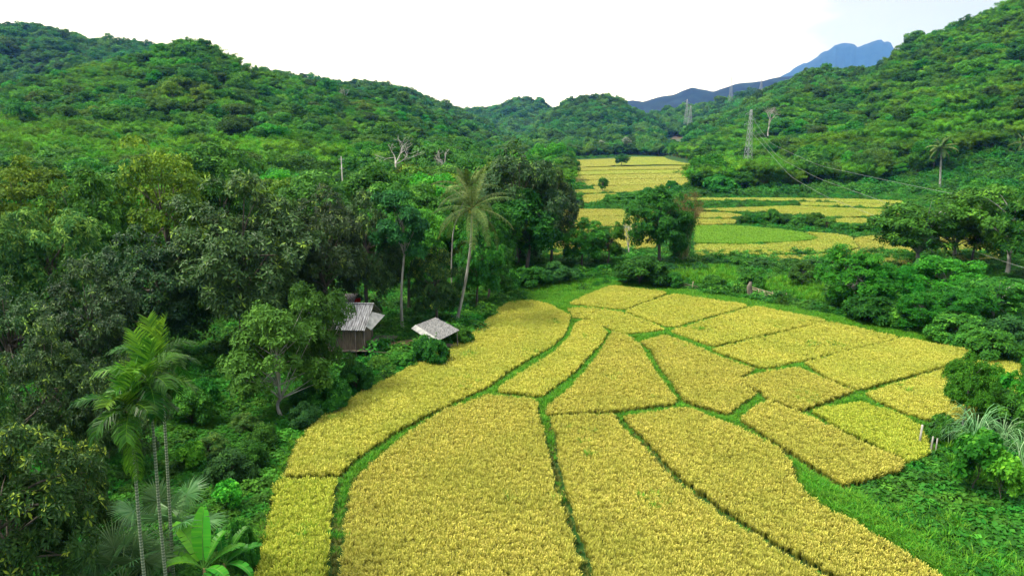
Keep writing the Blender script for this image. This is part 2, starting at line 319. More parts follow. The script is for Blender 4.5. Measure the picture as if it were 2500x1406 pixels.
def sphere_dirs(rng, n, zmin=-.5):
    z = rng.uniform(zmin, 1, n); a = rng.uniform(0, 2 * np.pi, n); r = np.sqrt(1 - z * z)
    return np.stack([r * np.cos(a), r * np.sin(a), z], 1)
def bez(a, b, c, n=6):
    t = np.linspace(0, 1, n)[:, None]; return a * (1 - t) ** 2 + 2 * b * t * (1 - t) + c * t * t
def tree_meshes(seed, H=12, R=5, cz=.62, rz=.40, nclump=45, tips=90, k=6, L=.42, W=.17, mats=('bark', 'leaf_mid'), cr=(.20, .34), trunk=.28,
                limb=.55, young=.08, flat=1.0, fill=.6, droop=.25, fork=.35, lean=.0, zmin=-.45, layered=0, limbr=.10, joined=False):
    rng = np.random.default_rng(seed); tb, cb = MB(), MB()
    C = np.array([lean * R, 0, H * cz]); RZ = H * rz
    d = sphere_dirs(rng, nclump, zmin)
    lob = 1 + .22 * np.sin(np.arctan2(d[:, 1], d[:, 0]) * 2 + rng.random() * 6) + .15 * np.sin(np.arctan2(d[:, 1], d[:, 0]) * 3 + rng.random() * 6) * (1 - d[:, 2] ** 2)
    s = rng.uniform(fill, .86, nclump) * lob
    cc = C + d * s[:, None] * np.array([R, R, RZ])
    if layered: cc[:, 2] = np.round(cc[:, 2] / layered) * layered + rng.normal(0, .12 * layered, nclump)
    rr = R * rng.uniform(*cr, nclump)
    fk = np.array([rng.normal(0, .03 * H), rng.normal(0, .03 * H), H * fork])
    tp = bez(np.zeros(3), np.array([rng.normal(0, .04 * H), rng.normal(0, .04 * H), H * fork * .5]), fk, 6)
    tr = np.linspace(1, .7, 6) * trunk; tr[0] *= 1.6; tr[1] *= 1.1
    tp2 = tp.copy(); tp2[0, 2] -= .5; tb.tube(tp2, tr, 8)
    ld = bez(fk, fk + np.array([rng.normal(0, .05 * H), rng.normal(0, .05 * H), (C[2] + RZ * .4 - fk[2]) * .5]), C + np.array([0, 0, RZ * .45]), 6)
    tb.tube(ld, np.linspace(.7, .15, 6) * trunk, 6)
    for i in range(nclump):
        if rng.random() < limb:
            q = ld[rng.integers(0, 4)]; mid = (q + cc[i]) / 2 + np.array([0, 0, rng.uniform(-.02, .08) * H])
            tb.tube(bez(q, mid, cc[i], 5), np.linspace(limbr * 3.2, limbr * .5, 5) * trunk, 4)
    for i in range(nclump):
        n = max(4, int(tips * (rr[i] / (R * .27)) ** 2))
        dd = sphere_dirs(rng, n, -.55); out = nrm(cc[i] - C)
        dd = nrm(dd + .45 * out)
        rad = rr[i] * (.72 + .36 * rng.random(n) ** .6) * (1 + .18 * np.sin(dd[:, 0] * 7 + i) + .15 * np.sin(dd[:, 1] * 9 + 2 * i))
        tp_ = cc[i] + dd * rad[:, None] * np.array([1, 1, .72 * flat])
        t = np.clip(.18 + .42 * rng.random() + rng.normal(0, .12, n), 0, .9)
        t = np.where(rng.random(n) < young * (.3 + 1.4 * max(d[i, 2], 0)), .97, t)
        rosettes(cb, rng, tp_, dd * .8 + np.array([0, 0, .05 if joined else .35]), k, L, W, t, 1 if joined else 0, droop, .1 if joined else .35)
    if joined:
        tb.n; off = tb.n
        for V, F, T, M, S in zip(cb.v, cb.f, cb.t, cb.m, cb.sm): tb.v.append(V); tb.f.append(F + off); tb.t.append(T); tb.m.append(M); tb.sm.append(S)
        return tb.mesh('tree', mats)
    return tb.mesh('trunk', mats[:1]), cb.mesh('crown', mats[1:])
def bamboo_meshes(seed, H=11, n=26, spread=.42, nl=70, L=.5, W=.10, mats=('culm', 'leaf_bamboo'), joined=False, cr=.055, puff=.75, s0=.30, sides=5):
    rng = np.random.default_rng(seed); tb, cb = MB(), MB()
    for i in range(n):
        a = rng.random() * 6.283; o = np.array([math.cos(a), math.sin(a), 0]); h = H * rng.uniform(.72, 1.05); sp_ = H * spread * rng.uniform(.25, 1.0)
        b = o * rng.uniform(0, .09 * H)
        s = np.linspace(0, 1, 9)[:, None]
        c = b + o * sp_ * s ** 2.1 + np.array([0, 0, 1.]) * h * (s - .30 * s ** 4)
        tb.tube(c, np.linspace(cr, cr * .2, 9), sides)
        ss = rng.uniform(s0, 1, nl) ** .8
        p = b + o * sp_ * ss[:, None] ** 2.1 + np.array([0, 0, 1.]) * h * (ss - .30 * ss ** 4)[:, None]
        p = p + rng.normal(0, puff * .55, (nl, 3)) * (1.15 - .5 * ss[:, None])
        t = np.full(nl, .25 + .45 * rng.random())
        nr = nrm(o[None] * .6 + np.array([0, 0, .6]) + rng.normal(0, .4, (nl, 3)))
        rosettes(cb, rng, p, nr, 5, L, W, t, 1 if joined else 0, .7)
    if joined:
        off = tb.n
        for V, F, T, M, S in zip(cb.v, cb.f, cb.t, cb.m, cb.sm): tb.v.append(V); tb.f.append(F + off); tb.t.append(T); tb.m.append(M); tb.sm.append(S)
        return tb.mesh('bamboo', mats)
    return tb.mesh('culms', mats[:1]), cb.mesh('foliage', mats[1:])
def bare_meshes(seed, H=8, mats=('bark_white',)):
    rng = np.random.default_rng(seed); tb = MB(); cb = MB()
    def grow(p, d, l, r, lv, mb):
        e = p + d * l; m_ = (p + e) / 2 + rng.normal(0, .08 * l, 3)
        mb.tube(bez(p, m_, e, 4), np.linspace(r, r * .62, 4), 6 if lv < 2 else 4)
        if lv >= 5: return
        for i in range(3 if lv > 0 and rng.random() < .5 else 2 + (lv == 0)):
            nd = nrm(d + rng.normal(0, .55, 3) + np.array([0, 0, .18])); grow(e, nd, l * rng.uniform(.6, .82), r * .6, lv + 1, cb)
    grow(np.array([0, 0, -.3]), nrm(np.array([.08, 0, 1.])), H * .30, H * .022, 0, tb)
    return tb.mesh('trunk', mats), cb.mesh('branches', mats)

# ------------------------------------------------------------------ prototypes
PR = {}
def proto(kind, nv, fn, **k): PR[kind] = [fn(seed=1000 + 37 * i + len(PR) * 11, **k) for i in range(nv)]
DIM = dict(mango=(14, 6.5), broad=(12, 5), tip=(12, 5), olive=(13, 5.5), airy=(11, 5), slender=(14, 2.6), young=(8, 3.6), shrub=(3, 2.2), shrubd=(3, 2.2), lime=(5, 2.4), teal=(12, 3), bamboo=(11, 5), bamboo2=(11, 5), bigleaf=(3.5, 2))
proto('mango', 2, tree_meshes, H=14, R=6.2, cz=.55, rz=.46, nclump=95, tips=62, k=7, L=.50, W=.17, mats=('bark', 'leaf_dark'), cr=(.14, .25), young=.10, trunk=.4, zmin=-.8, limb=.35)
proto('broad', 2, tree_meshes, H=12, R=5, nclump=70, tips=60, k=6, L=.42, W=.19, mats=('bark', 'leaf_mid'), cr=(.15, .27), zmin=-.7, cz=.56, rz=.44)
proto('tip', 2, tree_meshes, H=12, R=5, nclump=60, tips=60, k=7, L=.46, W=.17, mats=('bark', 'leaf_lime'), cr=(.15, .27), young=.2, zmin=-.7, droop=.5, cz=.56, rz=.44)
proto('olive', 2, tree_meshes, H=13, R=5.5, nclump=60, tips=55, k=6, L=.42, W=.2, mats=('bark', 'leaf_olive'), cr=(.17, .28), layered=1.3, flat=.7, zmin=-.6)
proto('airy', 2, tree_meshes, H=11, R=5, nclump=62, tips=46, k=7, L=.50, W=.2, mats=('bark_pale', 'leaf_mid'), cr=(.15, .25), limb=.9, flat=.7, fork=.26, zmin=-.85, fill=.4, layered=.9, cz=.60, rz=.42, trunk=.22, limbr=.13)
proto('slender', 1, tree_meshes, H=14, R=2.6, cz=.74, rz=.28, nclump=26, tips=36, k=7, L=.5, W=.2, mats=('bark_pale', 'leaf_teal'), cr=(.25, .42), layered=1.2, flat=.55, fork=.55, trunk=.18)
proto('young', 2, tree_meshes, H=8, R=3.6, nclump=55, tips=60, k=6, L=.34, W=.15, mats=('bark_pale', 'leaf_bright'), cr=(.18, .3), young=.03, fork=.3, trunk=.16, zmin=-.75, cz=.56, rz=.44)
proto('shrub', 2, tree_meshes, H=3, R=2.1, cz=.5, rz=.48, nclump=34, tips=52, k=6, L=.30, W=.13, mats=('bark', 'leaf_mid'), cr=(.2, .34), fork=.2, trunk=.07, zmin=-.6)
proto('shrubd', 1, tree_meshes, H=3, R=2.1, cz=.5, rz=.48, nclump=34, tips=52, k=6, L=.30, W=.13, mats=('bark', 'leaf_teal'), cr=(.2, .34), fork=.2, trunk=.07, zmin=-.6)
proto('lime', 1, tree_meshes, H=5, R=2.4, cz=.55, rz=.46, nclump=40, tips=60, k=6, L=.24, W=.11, mats=('bark', 'leaf_lime'), cr=(.18, .3), fork=.25, trunk=.08, zmin=-.6)
proto('bigleaf', 1, tree_meshes, H=3.5, R=1.9, cz=.55, rz=.45, nclump=26, tips=22, k=5, L=.34, W=.30, mats=('bark', 'leaf_bright'), cr=(.2, .34), fork=.25, trunk=.06, zmin=-.5, young=.12)
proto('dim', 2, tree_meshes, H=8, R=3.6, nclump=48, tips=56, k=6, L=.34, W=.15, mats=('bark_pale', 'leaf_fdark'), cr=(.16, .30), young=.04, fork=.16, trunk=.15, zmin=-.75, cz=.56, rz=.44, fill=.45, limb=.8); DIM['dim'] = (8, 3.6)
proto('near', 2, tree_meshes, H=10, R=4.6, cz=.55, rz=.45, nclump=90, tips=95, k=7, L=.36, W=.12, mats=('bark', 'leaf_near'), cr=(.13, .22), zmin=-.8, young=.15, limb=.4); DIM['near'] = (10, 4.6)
proto('bamboo', 2, bamboo_meshes)
proto('bamboo2', 2, bamboo_meshes, n=34, spread=.34, s0=.12, nl=66, L=.45, W=.09, mats=('culm', 'leaf_mid'))
proto('drybamboo', 1, bamboo_meshes, n=20, spread=.26, s0=.45, nl=34, L=.42, W=.06, mats=('culm', 'leaf_brown')); DIM['drybamboo'] = (11, 4)
proto('bare', 3, bare_meshes); DIM['bare'] = (8, 3)
# smaller-detail joined kinds for the hillsides
FAR = {}
def fproto(kind, nv, fn, **k):
    FAR[kind] = []
    for i in range(nv):
        me = fn(seed=5000 + 53 * i + len(FAR) * 7, joined=True, **k); FAR[kind].append(me)
TK = dict(H=12, R=5, nclump=26, tips=34, k=5, L=.62, W=.32, cr=(.24, .42), zmin=-.4, cz=.60, rz=.40, limb=.12)
fproto('f_mid', 3, tree_meshes, **{**TK, 'mats': ('bark', 'leaf_mid')})
fproto('f_dark', 3, tree_meshes, **{**TK, 'mats': ('bark', 'leaf_fdark')})
fproto('f_olive', 2, tree_meshes, **{**TK, 'mats': ('bark_pale', 'leaf_olive'), 'layered': 1.6, 'flat': .7})
fproto('f_bright', 2, tree_meshes, **{**TK, 'mats': ('bark', 'leaf_bright')})
fproto('f_bamboo', 3, bamboo_meshes, H=11, n=22, nl=40, L=.60, W=.20, puff=.70, sides=3, s0=.25, spread=.5)
fproto('f_far', 4, tree_meshes, **{**TK, 'nclump': 24, 'tips': 15, 'L': .95, 'W': .5, 'mats': ('bark', 'leaf_far'), 'limb': 0})
for k, ms in PR.items():
    zs, rs = [], []
    for tm, cm in ms:
        co = np.empty(len(cm.vertices) * 3, np.float32); cm.vertices.foreach_get('co', co); co = co.reshape(-1, 3)
        zs.append(np.percentile(co[:, 2], 99.5)); rs.append(np.percentile(np.hypot(co[:, 0], co[:, 1]), 94))
    DIM[k] = (float(np.mean(zs)), float(np.mean(rs)))
TOPH = {k: max(max(v.co.z for v in me.vertices) for me in ms) for k, ms in FAR.items()}

rnd = random.Random(7)
CNT = {}
NAMES = dict(dim='young_tree', mango='broadleaf_tree', broad='broadleaf_tree', tip='broadleaf_tree', olive='broadleaf_tree', airy='broadleaf_tree', slender='slender_tree', young='young_tree', shrub='shrub', shrubd='shrub', lime='shrub', bigleaf='shrub', near='broadleaf_tree',
             bamboo='bamboo_clump', bamboo2='bamboo_clump', drybamboo='bamboo_clump', bare='bare_tree')
def put(kind, loc, H, R, label, cat=None, group=None, rz=None, var=None):
    i = CNT.get(kind, 0); CNT[kind] = i + 1
    ms = PR[kind][(i if var is None else var) % len(PR[kind])]
    dh, dr = DIM[kind]
    e_ = empty(NAMES[kind], loc, rnd.random() * 6.28 if rz is None else rz, (R / dr, R / dr, H / dh))
    tag(e_, label, cat or {'bamboo_clump': 'bamboo', 'shrub': 'shrub'}.get(NAMES[kind], 'tree'), group)
    bam = 'bamboo' in kind
    for nm, me in zip(('culms', 'foliage') if bam else (('trunk', 'branches') if kind == 'bare' else ('trunk', 'crown')), ms):
        o = bpy.data.objects.new(nm, me); link(o); o.parent = e_
    return e_
def gz(x, y): return float(height(np.array([x]), np.array([y]))[0])
def tree(kind, px, yb, yt, hw, label, **k):
    """base pixel on flat ground, top row, half width in pixels"""
    p = G(px, yb)
    top = P(px, yt, p[1]); H = max(top[2], .5)
    dep = p[1] * cp + (CAMH - H / 2) * sp
    return put(kind, p, H, hw / FPX * dep, label, **k)

# ------------------------------------------------------------------ ground sheet
def ground():
    tt = np.concatenate([np.tan(np.radians(np.arange(-72, -44, 1.0))), np.linspace(-.96, .96, 430), np.tan(np.radians(np.arange(45, 73, 1.0)))])
    yy = np.concatenate([[-400, -100, -20, 5, 20], np.geomspace(30, 200, 24)[1:], np.geomspace(200, 1250, 150)[1:], np.geomspace(1250, 4600, 60)[1:], np.geomspace(4600, 19000, 70)[1:]])
    TT, YY = np.meshgrid(tt, yy)
    X = np.where(YY > 30, TT * YY, TT * 30 * (1 + (30 - YY) / 30)); Z = height(X, np.maximum(YY, 1))
    Z += np.where((YY > 1400), 0, 0) - .0
    V = np.stack([X, YY, Z], -1).reshape(-1, 3); n = len(tt); F = []
    i, j = np.meshgrid(np.arange(len(yy) - 1), np.arange(n - 1), indexing='ij')
    a = (i * n + j).ravel(); F = np.stack([a, a + 1, a + n + 1, a + n], 1)
    mb = MB(); mb.add(V, F, .5, 0, True)
    o = mb.obj('ground', ['ground']); tag(o, kind='structure')
ground()

# ------------------------------------------------------------------ scattering with geometry nodes
def gobj(me, mat=None, name='clump'):
    o = bpy.data.objects.new(name, me)      # source shape, not placed in the scene
    return o
def scatter(name, pts, rotz, scl, src, label, cat, kind='stuff', tilt=None, seed=0):
    n = len(pts)
    if n == 0: return None
    rng = np.random.default_rng(seed)
    me = bpy.data.meshes.new(name); me.vertices.add(n); me.vertices.foreach_set('co', np.asarray(pts, np.float32).ravel())
    rot = np.zeros((n, 3), np.float32); rot[:, 2] = rotz
    if tilt is not None: rot[:, :2] = tilt
    a = me.attributes.new('rot', 'FLOAT_VECTOR', 'POINT'); a.data.foreach_set('vector', rot.ravel())
    scl = np.asarray(scl, np.float32)
    if scl.ndim == 1: scl = np.repeat(scl[:, None], 3, 1)
    a = me.attributes.new('scl', 'FLOAT_VECTOR', 'POINT'); a.data.foreach_set('vector', scl.ravel())
    a = me.attributes.new('idx', 'INT', 'POINT'); a.data.foreach_set('value', rng.integers(0, len(src), n).astype(np.int32))
    o = link(bpy.data.objects.new(name, me))
    ng = bpy.data.node_groups.new(name, 'GeometryNodeTree')
    ng.interface.new_socket('Geometry', in_out='INPUT', socket_type='NodeSocketGeometry'); ng.interface.new_socket('Geometry', in_out='OUTPUT', socket_type='NodeSocketGeometry')
    gi = ng.nodes.new('NodeGroupInput'); go = ng.nodes.new('NodeGroupOutput')
    ip = ng.nodes.new('GeometryNodeInstanceOnPoints'); jn = ng.nodes.new('GeometryNodeJoinGeometry')
    for s in src:
        oi = ng.nodes.new('GeometryNodeObjectInfo'); oi.inputs['Object'].default_value = s; oi.inputs['As Instance'].default_value = True
        ng.links.new(oi.outputs['Geometry'], jn.inputs[0])
    def attr(nm, ty, slot):
        at = ng.nodes.new('GeometryNodeInputNamedAttribute'); at.data_type = ty; at.inputs['Name'].default_value = nm
        ng.links.new(at.outputs['Attribute'], ip.inputs[slot])
    ng.links.new(gi.outputs[0], ip.inputs['Points']); ng.links.new(jn.outputs[0], ip.inputs['Instance'])
    ip.inputs['Pick Instance'].default_value = True
    attr('idx', 'INT', 'Instance Index'); attr('rot', 'FLOAT_VECTOR', 'Rotation'); attr('scl', 'FLOAT_VECTOR', 'Scale')
    ng.links.new(ip.outputs[0], go.inputs[0])
    md = o.modifiers.new('scatter', 'NODES'); md.node_group = ng
    tag(o, label, cat, None, kind)
    return o
def inpoly(x, y, poly):
    c = np.zeros(x.shape, bool); n = len(poly); j = n - 1
    for i in range(n):
        xi, yi = poly[i][:2]; xj, yj = poly[j][:2]
        if yi != yj: c ^= ((yi > y) != (yj > y)) & (x < (xj - xi) * (y - yi) / (yj - yi) + xi)
        j = i
    return c
def edgedist(x, y, poly):
    d = np.full(x.shape, 1e9); n = len(poly)
    for i in range(n):
        a = np.array(poly[i][:2]); b = np.array(poly[(i + 1) % n][:2]); ab = b - a; L2 = (ab ** 2).sum() + 1e-9
        t = np.clip(((x - a[0]) * ab[0] + (y - a[1]) * ab[1]) / L2, 0, 1)
        d = np.minimum(d, np.hypot(x - a[0] - t * ab[0], y - a[1] - t * ab[1]))
    return d
def jgrid(rng, x0, x1, y0, y1, s, j=.42):
    x, y = np.meshgrid(np.arange(x0, x1, s), np.arange(y0, y1, s)); x = x.ravel() + rng.uniform(-j, j, x.size) * s; y = y.ravel() + rng.uniform(-j, j, y.size) * s
    return x, y

# ------------------------------------------------------------------ rice
def tuft_mesh(seed, h=.85, n=25, spread=.18, gold=.6, w=.030):
    rng = np.random.default_rng(seed); mb = MB()
    a = rng.uniform(0, 6.283, n); o = np.stack([np.cos(a), np.sin(a), np.zeros(n)], 1)
    base = o * rng.uniform(0, .06, (n, 1)); hh = h * rng.uniform(.75, 1.1, (n, 1)); sp_ = spread * rng.uniform(.3, 1.3, (n, 1))
    up = np.array([[0, 0, 1.]]); side = np.cross(o, up)
    gl = rng.random(n) < gold
    s = [0, .55, .88, 1.0]
    pts = []
    for q in s:
        dr = np.where(gl[:, None], .34, .12) * max(0, q - .5) ** 1.5 * 2
        pts.append(base + o * sp_ * q ** 2 + up * hh * (q - dr))
    ww = np.where(gl[:, None], [[.5, .8, 1.7, .9]], [[.8, 1.1, .9, .15]]) * w
    for i in range(3):
        Q = np.stack([pts[i] - side * ww[:, i:i + 1] * .5, pts[i] + side * ww[:, i:i + 1] * .5, pts[i + 1] + side * ww[:, i + 1:i + 2] * .5, pts[i + 1] - side * ww[:, i + 1:i + 2] * .5], 1)
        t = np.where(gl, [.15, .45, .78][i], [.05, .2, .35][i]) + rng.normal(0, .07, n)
        mb.quads(Q, t, 0)
    return mb
TUFT = {}
for mt in ('rice_gold', 'rice_yellow', 'rice_lime', 'rice_green', 'rice_tan', 'rice_olive'):
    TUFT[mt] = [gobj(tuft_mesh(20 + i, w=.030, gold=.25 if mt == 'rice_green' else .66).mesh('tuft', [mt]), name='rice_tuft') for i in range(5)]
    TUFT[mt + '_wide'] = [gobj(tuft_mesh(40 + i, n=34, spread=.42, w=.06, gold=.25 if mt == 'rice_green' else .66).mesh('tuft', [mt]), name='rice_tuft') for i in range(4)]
def grass_mb(seed, h=.35, n=26, spread=.22, w=.022):
    rng = np.random.default_rng(seed); mb = MB()
    a = rng.uniform(0, 6.283, n); o = np.stack([np.cos(a), np.sin(a), np.zeros(n)], 1); base = o * rng.uniform(0, .14, (n, 1))
    hh = h * rng.uniform(.5, 1.1, (n, 1)); sp_ = spread * rng.uniform(.2, 1.2, (n, 1)); up = np.array([[0, 0, 1.]]); side = np.cross(o, up)
    pts = [base + o * sp_ * q ** 2 + up * hh * (q - .25 * q ** 3) for q in (0, .6, 1)]
    ww = [w, w * .9, w * .15]; t = rng.uniform(.1, .9, n)
    for i in range(2):
        mb.quads(np.stack([pts[i] - side * ww[i] * .5, pts[i] + side * ww[i] * .5, pts[i + 1] + side * ww[i + 1] * .5, pts[i + 1] - side * ww[i + 1] * .5], 1), t, 0)
    return mb
GRASS = [gobj(grass_mb(60 + i).mesh('grass_tuft', ['grass_green']), name='grass_tuft') for i in range(4)]
STUB = [gobj(grass_mb(65 + i).mesh('grass_tuft', ['bund_grass']), name='grass_tuft') for i in range(3)]
GRASSW = [gobj(grass_mb(70 + i, h=1.0, n=40, spread=.5, w=.05).mesh('grass_tuft', ['grass_green']), name='grass_tuft') for i in range(3)]

ZT = .78
PLOTS = [  # polygon in photo pixels of the canopy edge, material, label
 ([(690,1150),(720,1080),(760,1030),(800,1000),(900,940),(1000,890),(1100,845),(1180,790),(1222,748),(1245,732),(1300,728),(1345,742),(1388,764),(1383,785),(1372,810),(1340,838),(1290,866),(1230,902),(1190,934),(1110,968),(1030,1006),(950,1052),(890,1090),(850,1122),(828,1146)], 'rice_yellow', 'long curved outer strip of ripe rice below the hut and the shed'),
 ([(683,1158),(824,1154),(815,1190),(808,1260),(800,1340),(797,1420),(790,1560),(560,1560),(606,1420),(640,1300),(660,1230),(668,1180)], 'rice_lime', 'greenish yellow rice strip left of the curved grass path, near the banana plants'),
 ([(1190,957),(1250,962),(1308,967),(1310,1000),(1328,1050),(1343,1110),(1353,1160),(1373,1230),(1398,1290),(1418,1350),(1424,1406),(1440,1560),(815,1560),(825,1406),(833,1330),(840,1260),(850,1195),(868,1153),(932,1098),(1002,1043),(1077,998)], 'rice_gold', 'broad golden rice plot between the curved grass path and the thin dark path'),
 ([(1408,788),(1420,778),(1440,776),(1478,803),(1462,830),(1432,862),(1402,895),(1350,935),(1318,957),(1255,949),(1215,946),(1260,912),(1310,882),(1365,847),(1395,817)], 'rice_yellow', 'narrow curved rice plot between the two grass paths'),
 ([(1390,748),(1420,747),(1470,751),(1515,757),(1570,775),(1618,796),(1530,806),(1495,797),(1440,772),(1405,768)], 'rice_yellow', 'small wedge of yellow rice at the top of the two grass paths'),
 ([(1502,806),(1535,818),(1560,838),(1575,866),(1598,905),(1635,950),(1650,968),(1640,976),(1500,992),(1340,1000),(1335,990),(1350,977),(1402,932),(1442,890),(1472,850),(1492,815)], 'rice_gold', 'triangular golden rice plot pointing up between two grass paths'),
 ([(1592,845),(1570,828),(1625,812),(1680,835),(1740,860),(1800,880),(1838,892),(1800,912),(1825,935),(1842,950),(1775,1000),(1695,976),(1670,965),(1650,930),(1618,890)], 'rice_gold', 'golden rice plot right of the triangular plot, ending at a short grass gap'),
 ([(1805,918),(1860,902),(1950,890),(2010,915),(2082,946),(2020,968),(1955,990),(1870,963),(1862,948),(1845,940)], 'rice_gold', 'small diamond shaped rice plot in the middle of the grid of plots'),
 ([(1345,1008),(1500,1003),(1512,1028),(1566,1073),(1606,1123),(1656,1168),(1720,1210),(1770,1250),(1845,1293),(1895,1330),(2020,1395),(2220,1560),(1480,1560),(1452,1406),(1440,1350),(1415,1290),(1397,1230),(1375,1160),(1364,1110),(1360,1060),(1348,1025)], 'rice_gold', 'long golden rice plot right of the thin dark path'),
 ([(1522,1008),(1675,985),(1750,1013),(1800,1033),(1895,1080),(1933,1118),(1940,1153),(1963,1193),(2030,1235),(2110,1275),(2190,1320),(2260,1365),(2330,1406),(2580,1560),(2260,1560),(2050,1393),(1910,1318),(1855,1283),(1785,1240),(1732,1202),(1670,1160),(1622,1112),(1580,1064),(1545,1032)], 'rice_gold', 'widest golden rice plot along the leafy bank on the lower right'),
 ([(1878,973),(1950,998),(2048,1040),(2100,1068),(2172,1098),(2212,1120),(2190,1138),(2100,1163),(2060,1170),(2010,1143),(1950,1103),(1890,1063),(1808,1013),(1850,980)], 'rice_gold', 'brownish gold rice plot with a point at the wide grass gap'),
 ([(1982,993),(2100,970),(2200,1003),(2266,1040),(2270,1095),(2222,1116),(2175,1093),(2110,1062),(2055,1035)], 'rice_lime', 'bright lemon yellow rice plot beside the wooden fence post'),
 ([(2115,950),(2320,890),(2350,880),(2420,874),(2485,880),(2492,930),(2470,975),(2380,1010),(2290,1022),(2225,1001),(2160,976)], 'rice_yellow', 'rice plot running behind the climbing bushes on the right edge'),
 ([(1968,877),(2210,820),(2365,850),(2350,868),(2320,880),(2095,941),(2030,917)], 'rice_yellow', 'rice plot at the right end of the row under the scrub'),
 ([(1742,846),(2025,780),(2195,815),(1960,870),(1862,890)], 'rice_yellow', 'fourth rice plot of the far row, counted from the left'),
 ([(1643,801),(1845,742),(2018,776),(1875,806),(1737,836)], 'rice_yellow', 'third rice plot of the far row, beside the broken bamboo fence'),
 ([(1528,753),(1637,713),(1828,739),(1635,791)], 'rice_yellow', 'second rice plot of the far row, counted from the left'),
 ([(1392,735),(1465,703),(1495,692),(1628,709),(1520,748)], 'rice_yellow', 'farthest corner plot of the near rice field'),
]
def smooth(poly, it=1):
    p = np.array(poly, float)
    for _ in range(it):
        q = np.roll(p, -1, 0); d = q - p
        p = np.stack([p + d * .05, p + d * .95], 1).reshape(-1, 2)
    return p
PW = []
for poly, mt, lab in PLOTS:
    PW.append(np.array([G(a, b, ZT)[:2] for a, b in smooth(poly)]))
for k, ((poly, mt, lab), pw) in enumerate(zip(PLOTS, PW)):
    rng = np.random.default_rng(300 + k)
    x0, y0 = pw.min(0) - .3; x1, y1 = pw.max(0) + .3
    s = .195 if y0 < 60 else .24
    x, y = jgrid(rng, x0, x1, y0, y1, s)
    ins = inpoly(x, y, pw); ed = edgedist(x, y, pw) * np.where(ins, 1, -1); ok = (y > 24) & (ed > np.interp(y, [42, 72], [.08, -.20]) + rng.uniform(-.08, .08, len(x))); x, y = x[ok], y[ok]
    n = len(x); f = fbm(x, y, 6, k + 40)
    z = np.zeros(n); sc_ = (.86 + .30 * (f - .5)) * rng.uniform(.84, 1.12, n)
    tl = rng.normal(0, .045, (n, 2)) + (np.stack([vnoise(x, y, 9, 5), vnoise(x, y, 9, 6)], 1) - .5) * .3
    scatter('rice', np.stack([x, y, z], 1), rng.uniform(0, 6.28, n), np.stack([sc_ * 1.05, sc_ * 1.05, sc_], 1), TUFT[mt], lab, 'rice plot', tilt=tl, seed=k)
HULL = np.array([G(a, b, 0)[:2] for a, b in [(540,1600),(600,1420),(660,1180),(700,1085),(900,950),(1100,855),(1180,800),(1225,752),(1300,724),(1400,718),(1500,692),(1640,706),(1850,740),(2030,775),(2380,850),(2500,880),(2510,960),(2280,1040),(2290,1110),(2080,1200),(2340,1400),(2640,1620)]])
def on_plot(x, y, m=.0):
    r = np.zeros(x.shape, bool)
    for pw in PW:
        r |= inpoly(x, y, pw)
    return r
rng = np.random.default_rng(900)
x0, y0 = HULL.min(0); x1, y1 = HULL.max(0)
x, y = jgrid(rng, x0, x1, y0, y1, .20)
ok = inpoly(x, y, HULL) & ~on_plot(x, y) & (y > 24); x, y = x[ok], y[ok]
d = np.full(len(x), 9.)
for pw in PW: d = np.minimum(d, edgedist(x, y, pw))
ok = (d > .16) & (rng.random(len(x)) < np.clip((d - .05) * 5, .25, 1)); x, y, d = x[ok], y[ok], d[ok]
n = len(x); s_ = rng.uniform(.9, 1.5, n) * np.clip(.75 + d * .7, .7, 1.35)
wide = d > .30 + .12 * (rng.random(n) - .5)
gp = np.stack([x, y, np.full(n, .03)], 1)
scatter('grass', gp[wide], rng.uniform(0, 6.28, wide.sum()), s_[wide], GRASS, 'short vivid green grass on the paths between the rice plots', 'grass', seed=3)
scatter('stubble', gp[~wide], rng.uniform(0, 6.28, (~wide).sum()), s_[~wide] * .8, STUB, 'olive brown stems and dry grass on the narrow bunds between rice plots', 'bund grass', seed=4)

